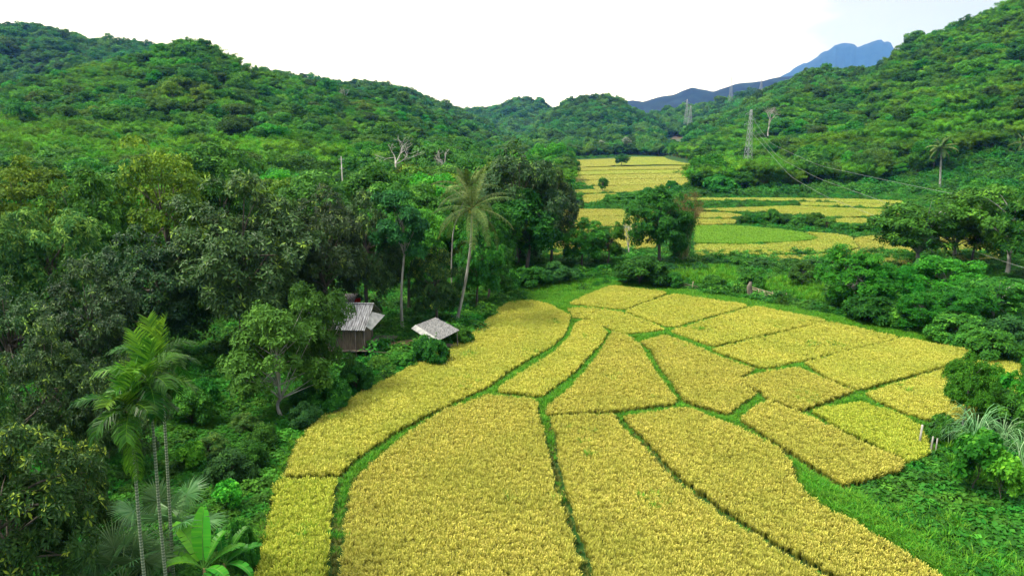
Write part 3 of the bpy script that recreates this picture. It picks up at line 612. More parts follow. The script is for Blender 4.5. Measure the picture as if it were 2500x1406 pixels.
# middle and far fields
ZM = .85
MID = [
 ([(1680,482),(1900,482),(2100,485),(2200,489),(2200,496),(2080,494),(1950,489),(1690,487)], 'rice_lime', 'thin top strip of pale rice under the power lines'),
 ([(1955,492),(2200,498),(2210,506),(2080,503),(1960,500)], 'rice_lime', 'thin pale rice strip above the long dike, right of centre'),
 ([(1700,509),(1850,504),(1930,501),(2080,507),(2210,511),(2215,530),(2140,524),(2080,527),(2010,531),(1985,526),(1880,517),(1780,514)], 'rice_lime', 'long olive yellow middle field beyond the hedge'),
 ([(2012,536),(2070,530),(2110,532),(2180,545),(2120,546),(2060,543)], 'rice_lime', 'small rounded rice patch just beyond the right end of the hedge'),
 ([(1698,516),(1780,518),(1812,524),(1800,530),(1700,530)], 'rice_yellow', 'small yellow terrace left of the hedge'),
 ([(1698,533),(1795,534),(1792,543),(1700,547)], 'rice_yellow', 'lowest small yellow terrace left of the hedge'),
 ([(1698,549),(1790,549),(1900,557),(1960,566),(1997,579),(1940,587),(1800,592),(1698,590)], 'rice_green', 'bright green unripe field with a pointed right end'),
 ([(1698,594),(1850,595),(1990,585),(2005,577),(1970,565),(2050,570),(2080,577),(2078,585),(2096,600),(2050,611),(1900,617),(1698,621)], 'rice_lime', 'yellow green field curving round the unripe field'),
 ([(1870,622),(1960,621),(2070,614),(2108,602),(2088,586),(2092,578),(2125,574),(2220,575),(2240,610),(2220,650),(2110,642),(2000,636),(1900,632)], 'rice_yellow', 'golden strip below the yellow green field, reaching behind the trees'),
 ([(1735,620),(1790,619),(1790,625),(1735,627)], 'rice_gold', 'sliver of golden stubble in the near left corner of the middle fields'),
 ([(1350,508),(1525,510),(1600,513),(1600,522),(1440,527),(1350,527)], 'rice_yellow', 'yellow field right of the big dark tree'),
 ([(1350,530),(1600,525),(1600,548),(1440,551),(1350,555)], 'rice_yellow', 'second yellow field right of the big dark tree'),
 ([(1340,559),(1600,553),(1600,600),(1340,620)], 'rice_yellow', 'yellow rice glimpsed between the trees left of the bamboo'),
 ([(1425,474),(1505,471),(1495,490),(1428,493)], 'rice_yellow', 'small yellow terrace above the dike beside the big tree'),
 ([(2300,560),(2420,558),(2440,630),(2300,640)], 'rice_gold', 'yellow rice glimpsed between the pale trunks on the right'),
 ([(1402,391),(1500,387),(1500,402),(1480,405),(1404,408)], 'rice_gold', 'brownish far field at the head of the valley'),
 ([(1505,404),(1540,383),(1618,383),(1680,397),(1685,402),(1600,401)], 'rice_lime', 'greenish far field at the head of the valley'),
 ([(1402,410),(1470,408),(1560,406),(1696,404),(1696,411),(1560,413),(1402,416)], 'rice_yellow', 'first thin terrace strip of the far field'),
 ([(1400,418),(1560,415),(1694,413),(1693,421),(1560,423),(1400,426)], 'rice_lime', 'second thin terrace strip of the far field'),
 ([(1400,428),(1560,425),(1692,423),(1688,433),(1560,435),(1400,439)], 'rice_yellow', 'third terrace strip of the far field'),
 ([(1400,441),(1560,437),(1690,435),(1684,446),(1560,450),(1405,452)], 'rice_gold', 'fourth terrace strip of the far field'),
 ([(1450,454),(1560,452),(1680,448),(1610,464),(1500,469),(1455,464)], 'rice_yellow', 'lowest terrace strip of the far field'),
 ([(1405,463),(1440,461),(1470,466),(1460,470),(1410,470)], 'rice_lime', 'small pale terrace left of the lone tree in the far field'),
]
MIDW = []
for k, (poly, mt, lab) in enumerate(MID):
    rng = np.random.default_rng(700 + k)
    pw = np.array([G(a, b, ZM)[:2] for a, b in smooth(poly)]); MIDW.append(pw)
    x0, y0 = pw.min(0) - 1; x1, y1 = pw.max(0) + 1
    s = .42 if y0 < 200 else (.6 if y0 < 290 else .95)
    x, y = jgrid(rng, x0, x1, y0, y1, s)
    ok = inpoly(x, y, pw) | ((edgedist(x, y, pw) < .9) & (y > 300)); x, y = x[ok], y[ok]; n = len(x)
    m = s / .42
    sc_ = rng.uniform(.85, 1.1, n)
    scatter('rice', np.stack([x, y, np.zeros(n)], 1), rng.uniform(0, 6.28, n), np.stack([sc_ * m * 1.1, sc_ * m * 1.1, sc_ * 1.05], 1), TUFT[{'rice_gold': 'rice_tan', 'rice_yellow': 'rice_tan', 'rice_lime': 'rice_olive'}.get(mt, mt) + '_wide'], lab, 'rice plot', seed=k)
def on_mid(x, y, m=0):
    r = np.zeros(x.shape, bool)
    for pw in MIDW:
        i = inpoly(x, y, pw)
        if m: i |= edgedist(x, y, pw) < m
        r |= i
    return r

# ------------------------------------------------------------------ undergrowth
def mound(seed, R=.9, h=.6, n=90, L=.20, W=.16, mat='cover_leaf', k=4):
    rng = np.random.default_rng(seed); mb = MB(); d = sphere_dirs(rng, n, .0)
    p = d * np.array([R, R, h]) * rng.uniform(.55, 1.08, (n, 1))
    rosettes(mb, rng, p, d * .5 + np.array([0, 0, .8]), k, L, W, np.clip(rng.normal(.45, .25, n), 0, 1), 0, .3)
    return mb.mesh('mound', [mat])
COV_N = [gobj(mound(90 + i, .7, .45, 110, .17, .14), name='leafy_mound') for i in range(3)] + [gobj(mound(97, .6, .7, 80, .26, .07), name='leafy_mound')]
COV_V = [gobj(mound(110 + i, .8, .30, 60, .26, .24, k=3), name='leafy_mound') for i in range(3)]
COV_M = [gobj(mound(130 + i, 1.3, 1.0, 95, .36, .22), name='leafy_mound') for i in range(4)]
COV_D = [gobj(mound(150 + i, .9, .8, 90, .28, .12, 'leaf_mid'), name='leafy_mound') for i in range(3)]
def poly_px(pp): return np.array([G(a, b)[:2] for a, b in pp])
YARD = poly_px([(900,862),(960,832),(1010,820),(1050,835),(1040,850),(950,862)])
BANK = poly_px([(2060,1180),(2230,1110),(2330,1060),(2560,1080),(2760,1406),(2700,1600),(2580,1560),(2330,1400)])
GRASSY = poly_px([(1610,668),(1700,652),(1790,660),(1810,700),(1860,690),(1930,680),(2010,700),(2010,745),(1940,738),(1830,712),(1700,700)])
LAWN = poly_px([(1230,712),(1330,690),(1490,682),(1500,690),(1400,716),(1340,738),(1240,728)])
FARF = poly_px([(1395,389),(1500,384),(1560,380),(1640,382),(1702,394),(1696,440),(1640,464),(1500,473),(1440,472),(1395,440)])
rng = np.random.default_rng(55)
def vis_fr(x, y, m=.10): return np.abs(x) < (.735 + m) * (y + 6) + 4
def cover(name, s, y0, y1, src, lab, sc0, cond, seed, cat='undergrowth', zoff=-.05):
    rng = np.random.default_rng(seed); X = .9 * (y1 + 8)
    x, y = jgrid(rng, -X, X, y0, y1, s); ok = vis_fr(x, y); x, y = x[ok], y[ok]
    ok = cond(x, y, rng); x, y = x[ok], y[ok]; n = len(x)
    f = fbm(x, y, 7, seed)
    s_ = sc0 * rng.uniform(.7, 1.2, n) * (.6 + .9 * f)
    z = height(x, y) + zoff
    return scatter(name, np.stack([x, y, z], 1), rng.uniform(0, 6.28, n), np.stack([s_, s_, s_ * rng.uniform(.7, 1.5, n)], 1), src, lab, cat, seed=seed)
def notfield(x, y): return ~inpoly(x, y, HULL) & ~on_plot(x, y)
cover('undergrowth', .75, 24, 62, COV_N, 'dense low leafy undergrowth beside the near rice field', 1.0, lambda x, y, r: notfield(x, y) & ~inpoly(x, y, BANK) & ~inpoly(x, y, YARD), 11)
cover('vines', .62, 22, 52, COV_V, 'broad leaved green creepers covering the bank on the lower right', 1.0, lambda x, y, r: inpoly(x, y, BANK) & notfield(x, y), 12, 'creepers')
cover('undergrowth', .95, 60, 130, COV_N + COV_D[:1], 'leafy undergrowth behind and around the near rice field', 1.35, lambda x, y, r: notfield(x, y) & ~inpoly(x, y, YARD) & ~inpoly(x, y, GRASSY) & ~inpoly(x, y, LAWN), 13)
cover('grass', .55, 88, 135, GRASSW, 'tall bright green grass beyond the bamboo fence', 1.15, lambda x, y, r: inpoly(x, y, GRASSY) & notfield(x, y), 14, 'grass')
cover('grass', .35, 80, 118, GRASS, 'smooth short green grass at the top corner of the near field', 1.3, lambda x, y, r: inpoly(x, y, LAWN) & notfield(x, y), 15, 'grass')
cover('grass', .42, 22, 60, GRASS, 'grass sprouting through the creepers on the lower right bank', 2.0, lambda x, y, r: inpoly(x, y, BANK) & notfield(x, y) & (fbm(x, y, 8, 77) > .54), 16, 'grass')
cover('undergrowth', 1.7, 128, 300, COV_M, 'green scrub between the middle rice fields', .9, lambda x, y, r: ~on_mid(x, y, .9), 17)
cover('undergrowth', 3.0, 298, 720, COV_M, 'green scrub round the far rice field and along the hill feet', 1.5, lambda x, y, r: ~on_mid(x, y, 1.6) & (height(x, y) < 20) & ~inpoly(x, y, FARF), 18)

cover('scrub', 4.2, 255, 430, COV_M, 'taller scrub and reeds at the foot of the right hill', 2.3, lambda x, y, r: (x > .2 * y) & ~on_mid(x, y, 6) & ~inpoly(x, y, FARF) & (height(x, y) < 30) & (r.random(len(x)) < .75), 19)
rng = np.random.default_rng(808)
x, y = jgrid(rng, -30, 50, 26, 105, .5); ok = on_plot(x, y) & (vnoise(x, y, 3.2, 91) > .86) & (rng.random(len(x)) < .5); x, y = x[ok], y[ok]
scatter('weeds', np.stack([x, y, np.full(len(x), .05)], 1), rng.uniform(0, 6.28, len(x)), rng.uniform(.6, .95, len(x)), GRASSW, 'scattered patches of green weeds growing among the ripe rice', 'weeds', seed=5)
# ------------------------------------------------------------------ hillside forest
def visible(x, y, tall=12.0):
    """keep what is not hidden behind nearer ridges"""
    ts = np.linspace(-.95, .95, 381); ys = np.geomspace(60, 2100, 260)
    TT, YY = np.meshgrid(ts, ys); A = (height(TT * YY, YY) - CAMH + np.where(height(TT * YY, YY) > 3, 5, 0)) / YY
    M = np.maximum.accumulate(A, 0); M = np.vstack([np.full((1, len(ts)), -9.), M[:-1]])
    ti = np.clip(np.round((x / y + .95) / 1.9 * 380).astype(int), 0, 380); yi = np.clip(np.searchsorted(ys, y) - 1, 0, len(ys) - 1)
    return (height(x, y) + tall - CAMH) / y > M[yi, ti]
CLEAR = [np.array([P(a, b, Y)[:2] for a, b, Y in pp]) for pp in ([(455,262,300),(620,270,310),(625,262,330),(470,258,330)],)]
def pxof(x, y, z):
    dx, dy, dz = x, y, z - CAMH; f = dy * cp - dz * sp; u = dy * sp + dz * cp
    return 1250 + FPX * dx / f, 703 - FPX * u / f
FIELDZ = poly_px([(1330,660),(1330,520),(1385,470),(1385,400),(1400,386),(1530,381),(1625,384),(1680,402),(1690,430),(1690,470),(1700,472),(2000,462),(2300,453),(2500,448),(2900,450),(3500,760),(1330,760)])
def band(y0, y1, s, seed):
    rng = np.random.default_rng(seed); X = .86 * y1
    x, y = jgrid(rng, -X, X, y0, y1, s, .45)
    ok = (np.abs(x) < .82 * y + 10); x, y = x[ok], y[ok]
    z = height(x, y)
    ok = visible(x, y) & ~inpoly(x, y, FIELDZ) & ~on_mid(x, y, 3)
    x, y, z = x[ok], y[ok], z[ok]
    px, py = pxof(x, y, z)
    ok = ~((px > 1610) & (px < 1680) & (py > 336) & (py < 371)) & ~((px > 455) & (px < 630) & (py > 255) & (py < 292) & (y < 380))
    return x[ok], y[ok], z[ok], rng
FOR = []
for (y0, y1, s, seed) in ((112, 230, 5.4, 1), (230, 420, 5.6, 2), (420, 800, 6.4, 3), (800, 1300, 8.0, 4), (1300, 2000, 10.0, 5)):
    x, y, z, rng = band(y0, y1, s, seed)
    n = len(x); px, py = pxof(x, y, z + 8)
    f1 = fbm(x, y, 60, 21); f2 = fbm(x, y, 45, 33); r = rng.random(n)
    kind = np.full(n, 'f_mid', dtype=object)
    left = px < 1350
    bam = np.where(left, (y > 165) & (y < 620) & (f1 + .5 * (r - .5) - .0040 * np.maximum(0, z - 35) > .36), (y < 800) & (f1 + .55 * (r - .5) - .0014 * np.maximum(0, z - 110) > .35))
    bam |= (px < 560) & (y > 215) & (y < 400) & (r < .8) & (f1 > .36)
    kind[bam] = 'f_bamboo'
    nb = ~bam
    rq = rng.random(n); kind[nb & (rq < .38)] = 'f_dark'; kind[nb & (rq > .78)] = 'f_bright'
    kind[nb & (f2 > .64) & (r > .35)] = 'f_olive'
    kind[(y > 700)] = 'f_far'
    low = (y < 215) & left & (z < 9)
    kind[low & (rq < .22)] = 'f_dark'; kind[low & (rq >= .22)] = 'f_mid'; kind[low & (rq > .72)] = 'f_bright'; kind[low & (f2 > .60) & (rq > .4)] = 'f_olive'
    for i in range(n):
        hs = (.62 + .80 * rng.random() ** 1.5) * (.8 + .4 * f2[i]) * (1.12 if kind[i] == 'f_bamboo' else .95) * (s / 6.4 if y0 >= 420 else 1.0) * .9
        hs = min(hs, 1.7) * (1.35 if rng.random() < .05 and kind[i] != 'f_bamboo' else 1)
        if abs(px[i] - 833) < 60 and y[i] < 260 and py[i] > 330: hs *= .6
        FOR.append((float(x[i]), float(y[i]), float(z[i]), kind[i], hs, float(hs * TOPH[kind[i]] / y[i])))
# the largest-looking ones stand as trees of their own, the rest is one far-off wood
ZONES = {
 'f_dark': ('broadleaf_tree', 'tree', 'dark green forest tree'), 'f_mid': ('broadleaf_tree', 'tree', 'mid green leafy forest tree'),
 'f_bright': ('broadleaf_tree', 'tree', 'bright green forest tree'), 'f_olive': ('broadleaf_tree', 'tree', 'olive yellow forest tree with layered crown'),
 'f_bamboo': ('bamboo_clump', 'bamboo', 'feathery green bamboo clump'), 'f_far': ('broadleaf_tree', 'tree', 'distant forest tree')}
FOR.sort(key=lambda a: -a[5])
rest = {}; cnt = {'tree': 0, 'bamboo': 0}
for (x, y, z, kd, hs, app) in FOR:
    nm, cat, lab = ZONES[kd]
    if y < 420 and cnt[cat] < (225 if cat == 'tree' else 270):
        cnt[cat] += 1
        me = FAR[kd][rnd.randrange(len(FAR[kd]))]
        o = link(bpy.data.objects.new(nm, me)); o.location = (x, y, z - .3); o.rotation_euler = (0, 0, rnd.random() * 6.28); wv_ = rnd.uniform(.9, 1.25)
        o.scale = (hs * wv_, hs * wv_, hs)
        qx, qy = pxof(x, y, z + 8)
        if x > .1 * y:
            where = next(t for lim, t in ((1760, 'left of the steel pylon'), (1890, 'around and behind the steel pylon'), (2080, 'right of the steel pylon, behind the wires'), (2240, 'left of the white trunked coconut palm'), (2360, 'right behind the white trunked coconut palm'), (1e9, 'by the right edge of the photo')) if qx < lim)
        else:
            where = next(t for lim, t in ((130, 'at the left edge of the photo'), (330, 'behind the light tipped tree on the left'), (500, 'behind the tall olive tinged tree'), (700, 'straight beyond the huge dense dark tree'), (900, 'around the thin utility pole'), (1060, 'near the pale grey bare tree'), (1250, 'behind the coconut palms beside the shed'), (1e9, 'beyond the big tree with the flared trunk')) if qx < lim)
        where = ('high up ' if qy < 300 else ('half way up ' if qy < 370 else 'low ')) + where
        tag(o, lab.replace(' with layered crown', '') + ' ' + where, cat, ('bamboo clumps ' if cat == 'bamboo' else {'f_dark': 'dark', 'f_mid': 'mid green', 'f_bright': 'bright', 'f_olive': 'olive'}.get(kd, 'far') + ' forest trees ') + where)
    else: rest.setdefault(kd, []).append((x, y, z, hs))
src, P_, R2, S_, I_ = [], [], [], [], []
rng = np.random.default_rng(99)
allsrc = []; 
for kd, L in rest.items():
    base = len(allsrc); allsrc += [gobj(me, name='forest_tree') for me in FAR[kd]]
    for (x, y, z, hs) in L: P_.append((x, y, z - .3)); S_.append((hs * rng.uniform(.9, 1.3),) * 2 + (hs,)); I_.append(base + rng.integers(0, len(FAR[kd])))
fo = scatter('forest', np.array(P_), rng.uniform(0, 6.28, len(P_)), np.array(S_), allsrc, 'continuous forest of mixed trees and bamboo covering the hills', 'forest')
fo.data.attributes['idx'].data.foreach_set('value', (len(allsrc) - 1 - np.array(I_)).astype(np.int32))
print('forest', len(P_), cnt)

# ------------------------------------------------------------------ trees placed one by one
exec_list = [
 ('mango', 590, 872, 438, 175, 'huge dark dense tree with pale green tips, behind the cluster of three thin palms'),
 ('mango', 790, 830, 462, 120, 'dark dense tree directly behind the hut with the grey ridged roof'),
 ('mango', 905, 800, 478, 95, 'dark tree with yellowish lower branches between the hut and the slender tree'),
 ('mango', 400, 900, 560, 130, 'dark spreading tree left of the huge dense tree, lower than it'),
 ('tip', 150, 880, 505, 125, 'tree with drooping light green leaf tips at the left edge, mid height'),
 ('tip', 20, 900, 530, 110, 'light tipped tree cut by the left edge of the photo'),
 ('olive', 420, 760, 345, 130, 'tall olive tinged tree rising behind the light tipped trees'),
 ('olive', 95, 760, 385, 125, 'tall tree with olive top at the left edge, beyond the light tipped trees'),
 ('broad', 250, 800, 420, 110, 'broad green tree between the two olive topped trees'),
 ('broad', 560, 740, 405, 90, 'green tree just beyond the top of the huge dense tree'),
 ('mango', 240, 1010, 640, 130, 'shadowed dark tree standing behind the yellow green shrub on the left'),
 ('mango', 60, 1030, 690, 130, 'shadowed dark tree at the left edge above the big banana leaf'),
 ('mango', 690, 830, 620, 90, 'low dark tree with whitish leaves left of the hut'),
 ('broad', 1000, 760, 505, 80, 'green tree with bright yellow green sprays behind the slender tree'),
 ('near', 1065, 800, 610, 62, 'small gnarled grey green tree beside the slender trunk, behind the shed'),
 ('slender', 984, 812, 470, 62, 'slender tree with a thin bare trunk and dark blue green crown right of the hut'),
 ('mango', 1268, 658, 352, 112, 'big dark tree with a flared trunk base right of the coconut palm'),
 ('broad', 1200, 690, 480, 70, 'dense green tree filling the gap behind the coconut palm'),
 ('mango', 1345, 650, 420, 62, 'dark tree forming the right shoulder of the big flared tree'),
 ('broad', 1165, 760, 560, 62, 'bushy green tree right of the coconut palm trunk'),
 ('broad', 1190, 740, 600, 60, 'low bushy green tree at the field corner right of the coconut palm'),
 ('broad', 1420, 660, 535, 55, 'dark green tree between the big flared tree and the pale bare tree'),
 ('broad', 1480, 655, 545, 45, 'dark green tree touching the left side of the pale bare tree'),
 ('broad', 1608, 655, 460, 80, 'tall bushy green tree in the middle of the valley, left of the yellowish bamboo stems'),
 ('bamboo2', 1655, 645, 500, 42, 'bamboo clump with visible yellowish stems right of the tall bushy tree'),
 ('drybamboo', 1672, 642, 470, 40, 'half dry brownish bamboo clump at the right of the bamboo group'),
 ('bare', 1532, 628, 538, 40, 'small pale bare tree in front of the bamboo group'),
 ('shrub', 1560, 700, 632, 62, 'rounded dark shrub in front of the bamboo group'),
 ('shrub', 1300, 700, 648, 48, 'green shrub right of the flared trunk'),
 ('shrub', 1230, 715, 655, 40, 'green shrub left of the flared trunk at the field corner'),
 ('shrubd', 1365, 692, 640, 45, 'blue green shrub right of the big flared tree'),
 ('airy', 2235, 668, 472, 118, 'open crowned tree with forked pale trunk, first on the right side'),
 ('airy', 2335, 645, 470, 105, 'open crowned tree with pale trunk, second of the right side group'),
 ('olive', 2372, 650, 500, 62, 'small tree with yellowing leaves between the pale trunks on the right'),
 ('airy', 2455, 685, 428, 120, 'tallest open crowned tree of the right side group, by the photo edge'),
 ('airy', 2530, 700, 440, 100, 'open crowned tree half cut by the right edge of the photo'),
 ('broad', 2420, 600, 440, 90, 'green tree behind the right side group of pale trunked trees'),
 ('young', 2085, 770, 612, 85, 'fine leaved bushy tree standing in front of the golden strip'),
 ('young', 2160, 775, 640, 68, 'fine leaved green bush tree right of the one in front of the golden strip'),
 ('young', 2300, 760, 632, 95, 'light green topped bush tree below the pale trunked trees'),
 ('airy', 2420, 790, 668, 90, 'dark bushy tree on the right edge slope below the pale trunks'),
 ('young', 2330, 810, 700, 80, 'scrubby tree in the middle of the right slope'),
 ('young', 2240, 812, 715, 62, 'scrubby light tree just above the row end of the far plots'),
 ('shrub', 2120, 790, 715, 60, 'large leaved dark shrub at the corner of the third plot'),
 ('shrub', 2070, 760, 700, 50, 'round shrub at the right end of the bamboo fence'),
 ('shrub', 2330, 840, 765, 70, 'rounded scrub bush beyond the right corner plot'),
 ('shrubd', 2450, 850, 770, 62, 'dull green shrub on the right edge beyond the rice'),
 ('shrub', 2180, 800, 745, 48, 'low bright bush beside the far row of plots'),
 ('shrub', 2420, 880, 800, 60, 'bright bush above the last strip of rice at the right edge'),
 ('dim', 690, 1020, 752, 112, 'fresh green tree with twin pale stems in front of the hut'),
 ('dim', 790, 965, 690, 74, 'dark tree covering the left half of the hut'),
 ('shrub', 1055, 892, 828, 42, 'fresh green bush in front of the open shed'),
 ('shrub', 935, 908, 868, 34, 'green bush at the foot of the hut posts'),
 ('shrub', 985, 898, 862, 34, 'small bush between the hut and the fresh green bush'),
 ('shrub', 1130, 845, 795, 26, 'green bush touching the right end of the shed roof'),
 ('shrub', 870, 955, 890, 45, 'dark bush below the hut at the rice edge'),
 ('shrub', 810, 1005, 925, 50, 'dark bush on the rice edge below the twin stemmed tree'),
 ('shrubd', 560, 1180, 1095, 60, 'blue green bush in the creeper patch left of the rice'),
 ('shrub', 470, 1040, 955, 55, 'bush behind the ringed palm trunks'),
 ('shrubd', 352, 1430, 1352, 26, 'small blue green bush at the foot of the leftmost ringed trunk'),
 ('shrub', 600, 1400, 1265, 34, 'leafy bush between the banana plants and the rice edge'),
 ('shrub', 1640, 705, 668, 30, 'bush behind the left bamboo fence'),
 ('shrub', 1745, 715, 672, 34, 'bush between the two bamboo fences'),
 ('dim', 1960, 700, 640, 34, 'small leafy tree in the scrub before the golden strip'),
 ('lime', 520, 1120, 1060, 38, 'low yellow green bush among the creepers left of the rice'),
 ('shrub', 610, 1150, 1085, 42, 'green bush at the rice edge by the narrow outer seam'),
 ('bigleaf', 560, 1250, 1180, 36, 'broad leaved bush left of the greenish rice strip'),
 ('shrub', 640, 1100, 1035, 40, 'green bush where the outer rice strip bends'),
 ('shrub', 500, 1000, 930, 42, 'bush in the clearing left of the fresh green tree'),
 ('lime', 600, 1060, 1010, 34, 'small light green bush below the fresh green tree'),
 ('bigleaf', 470, 1150, 1085, 34, 'broad leaved plant right of the ringed trunks'),
 ('shrubd', 740, 1045, 985, 42, 'blue green bush right of the small shaded banana plant'),
 ('shrub', 760, 985, 925, 46, 'bush at the rice edge in front of the dark tree'),
 ('lime', 235, 1110, 925, 62, 'yellow green shrub left of the palm crowns'),
 ('lime', 270, 1130, 1000, 50, 'lower yellow green shrub beneath the palm crowns'),
 ('near', 60, 1560, 1010, 190, 'near dark tree with yellow green leaf tips in the lower left corner'),
 ('near', 200, 1420, 1060, 95, 'near dense green tree right of the corner tree, below the yellow green shrub'),
 ('tip', -40, 1330, 880, 110, 'light tipped tree at the left edge under the banana leaf'),
 ('mango', 330, 1180, 850, 90, 'dark tree hidden behind the three palm crowns'),
 ('mango', 150, 1180, 800, 110, 'deep shadowed tree behind the banana leaf on the left'),
 ('young', 2350, 1050, 862, 62, 'climber covered bush tree in front of the last rice strip'),
 ('bigleaf', 2390, 1020, 900, 55, 'bush with large round leaves beside the climber covered tree'),
 ('young', 2530, 1060, 880, 70, 'green tree cut by the right edge next to the last rice strip'),
 ('shrub', 2440, 1060, 960, 55, 'round leaved bush just below the last rice strip'),
 ('bigleaf', 2375, 1200, 1062, 60, 'bright heart leaved shrub near the wooden fence post'),
 ('bigleaf', 2440, 1230, 1110, 45, 'smaller heart leaved shrub at the right edge of the bank'),
 ('shrub', 2290, 1080, 1010, 32, 'small bush at the right end of the lemon yellow plot'),
 ('broad', 1720, 470, 402, 42, 'tree with a pointed crown left of the steel pylon foot'),
 ('shrub', 1760, 476, 432, 40, 'round bush between the pointed tree and the pylon'),
 ('broad', 1472, 470, 432, 14, 'lone small tree standing in the far rice terraces'),
 ('broad', 1517, 406, 376, 18, 'pair-like dark tree at the edge of the brownish far field'),
 ('shrub', 1642, 466, 440, 18, 'round bush on the lower edge of the far terraces'),
 ('shrub', 1560, 490, 468, 40, 'bush left behind the tall bushy bamboo'),
 ('shrub', 1500, 500, 474, 30, 'leafy bush on the terrace edge right of the big tree'),
 ('shrub', 1600, 500, 462, 40, 'leafy bush at the left foot of the long dike'),
]
for r in exec_list:
    kind, px, yb, yt, hw, lab = r[:6]
    tree(kind, px, yb, yt, hw, lab)
# hedge across the middle fields
HL = ['first', 'second', 'third', 'fourth', 'fifth', 'sixth', 'seventh', 'eighth', 'ninth', 'tenth', 'eleventh', 'twelfth', 'thirteenth']
for i, (px, yb, h_, hw) in enumerate([(1815,550,26,20),(1845,551,30,22),(1882,553,40,22),(1915,553,30,24),(1950,556,30,26),(1985,558,36,22),(2015,562,30,24),(2050,566,24,24),(2085,568,22,24),(2120,570,28,24),(2150,572,30,22)]):
    tree('shrub' if i % 3 else 'broad', px, yb, yb - h_, hw, HL[i] + ' bush from the left in the hedge across the middle fields', cat='shrub', group='bushes of the hedge across the middle fields')
# bushes between near field and middle fields
for i, (px, yb, h_, hw) in enumerate([(1740,650,22,30),(1800,655,24,32),(1860,660,30,34),(1925,655,24,32),(1985,662,30,34),(2030,655,26,30),(1700,665,24,28),(1830,715,50,34),(1640,668,24,30),(1745,700,26,22)]):
    tree('shrub' if i % 2 else 'shrubd', px, yb, yb - h_, hw, 'low green bush in the scrub strip between the near and middle fields', group='bushes in the scrub strip before the middle fields')
for (px, yt, Y, H, lab) in [(965, 330, 210, 12, 'pale grey bare tree standing out on the left slope'), (1092, 362, 225, 11, 'whitish bare tree right of the grey one on the left slope'), (1880, 262, 400, 15, 'tall pale leafless tree on the slope behind the steel pylon'), (2200, 272, 400, 17, 'thin white trunked dead tree high on the right slope'), (2240, 92, 700, 14, 'grey leafless tree on the crest of the right hill'), (840, 215, 620, 16, 'pale thin dead tree near the left skyline')]:
    p = P(px, yt, Y); put('bare', (p[0], p[1], p[2] - H), H, H * .5, lab)
# pale flowering trees at the valley head
for (px, py, Y, lab) in [(1530, 338, 760, 'larger pale flowering tree at the foot of the centre hill'), (1470, 346, 760, 'smaller pale flowering tree at the foot of the centre hill')]:
    p = P(px, py, Y); z = gz(p[0], p[1]); me = [m for m in FAR['f_olive']][0].copy(); me.materials[1] = MATS['blossom']
    o = link(bpy.data.objects.new('flowering_tree', me)); o.location = (p[0], p[1], p[2] - 12); o.scale = (1.1, 1.1, 1.1); tag(o, lab, 'tree')

# ------------------------------------------------------------------ palms
def frond(mb, rng, base, az, elev, length, bend, nl, ll, lw, hang, roll=0, tw=.45, vee=0, rr=.045, mat=0, rmat=0, tint=.4, tipshape=.35):
    n = 14; s = np.linspace(0, 1, n); el = elev - bend * s ** 1.3
    o = np.array([math.cos(az), math.sin(az), 0])
    st = np.stack([np.cos(el) * o[0], np.cos(el) * o[1], np.sin(el)], 1) * length / (n - 1)
    pts = base + np.concatenate([np.zeros((1, 3)), np.cumsum(st[:-1], 0)])
    mb.tube(pts, np.linspace(rr, rr * .2, n), 4, rmat, .9)
    side = np.array([-o[1], o[0], 0.])
    q = np.linspace(.14, 1, nl); P0 = np.stack([np.interp(q, s, pts[:, k]) for k in range(3)], 1); T = nrm(np.stack([np.interp(q, s, st[:, k]) for k in range(3)], 1))
    upv = np.cross(T, side) * 1.0; upv = np.where(upv[:, 2:3] < 0, -upv, upv)
    L = ll * np.clip(np.sin(np.pi * (q * .86 + .1)) ** .6, tipshape, 1)
    for sg in (-1, 1):
        d1 = nrm(side * sg + T * tw + upv * vee + rng.normal(0, .10, (nl, 3))); d2 = nrm(d1 + np.array([0, 0, -hang]) + rng.normal(0, .06, (nl, 3)))
        a = P0; b = P0 + d1 * L[:, None] * .5; c = b + d2 * L[:, None] * .5
        wv = nrm(np.cross(d1, upv + rng.normal(0, .25, (nl, 3)))) * lw
        t = np.clip(tint + rng.normal(0, .15, nl), 0, 1)
        mb.quads(np.stack([a - wv * .4, a + wv * .4, b + wv * .5, b - wv * .5], 1), t, mat)
        mb.quads(np.stack([b - wv * .5, b + wv * .5, c + wv * .12, c - wv * .12], 1), t, mat)
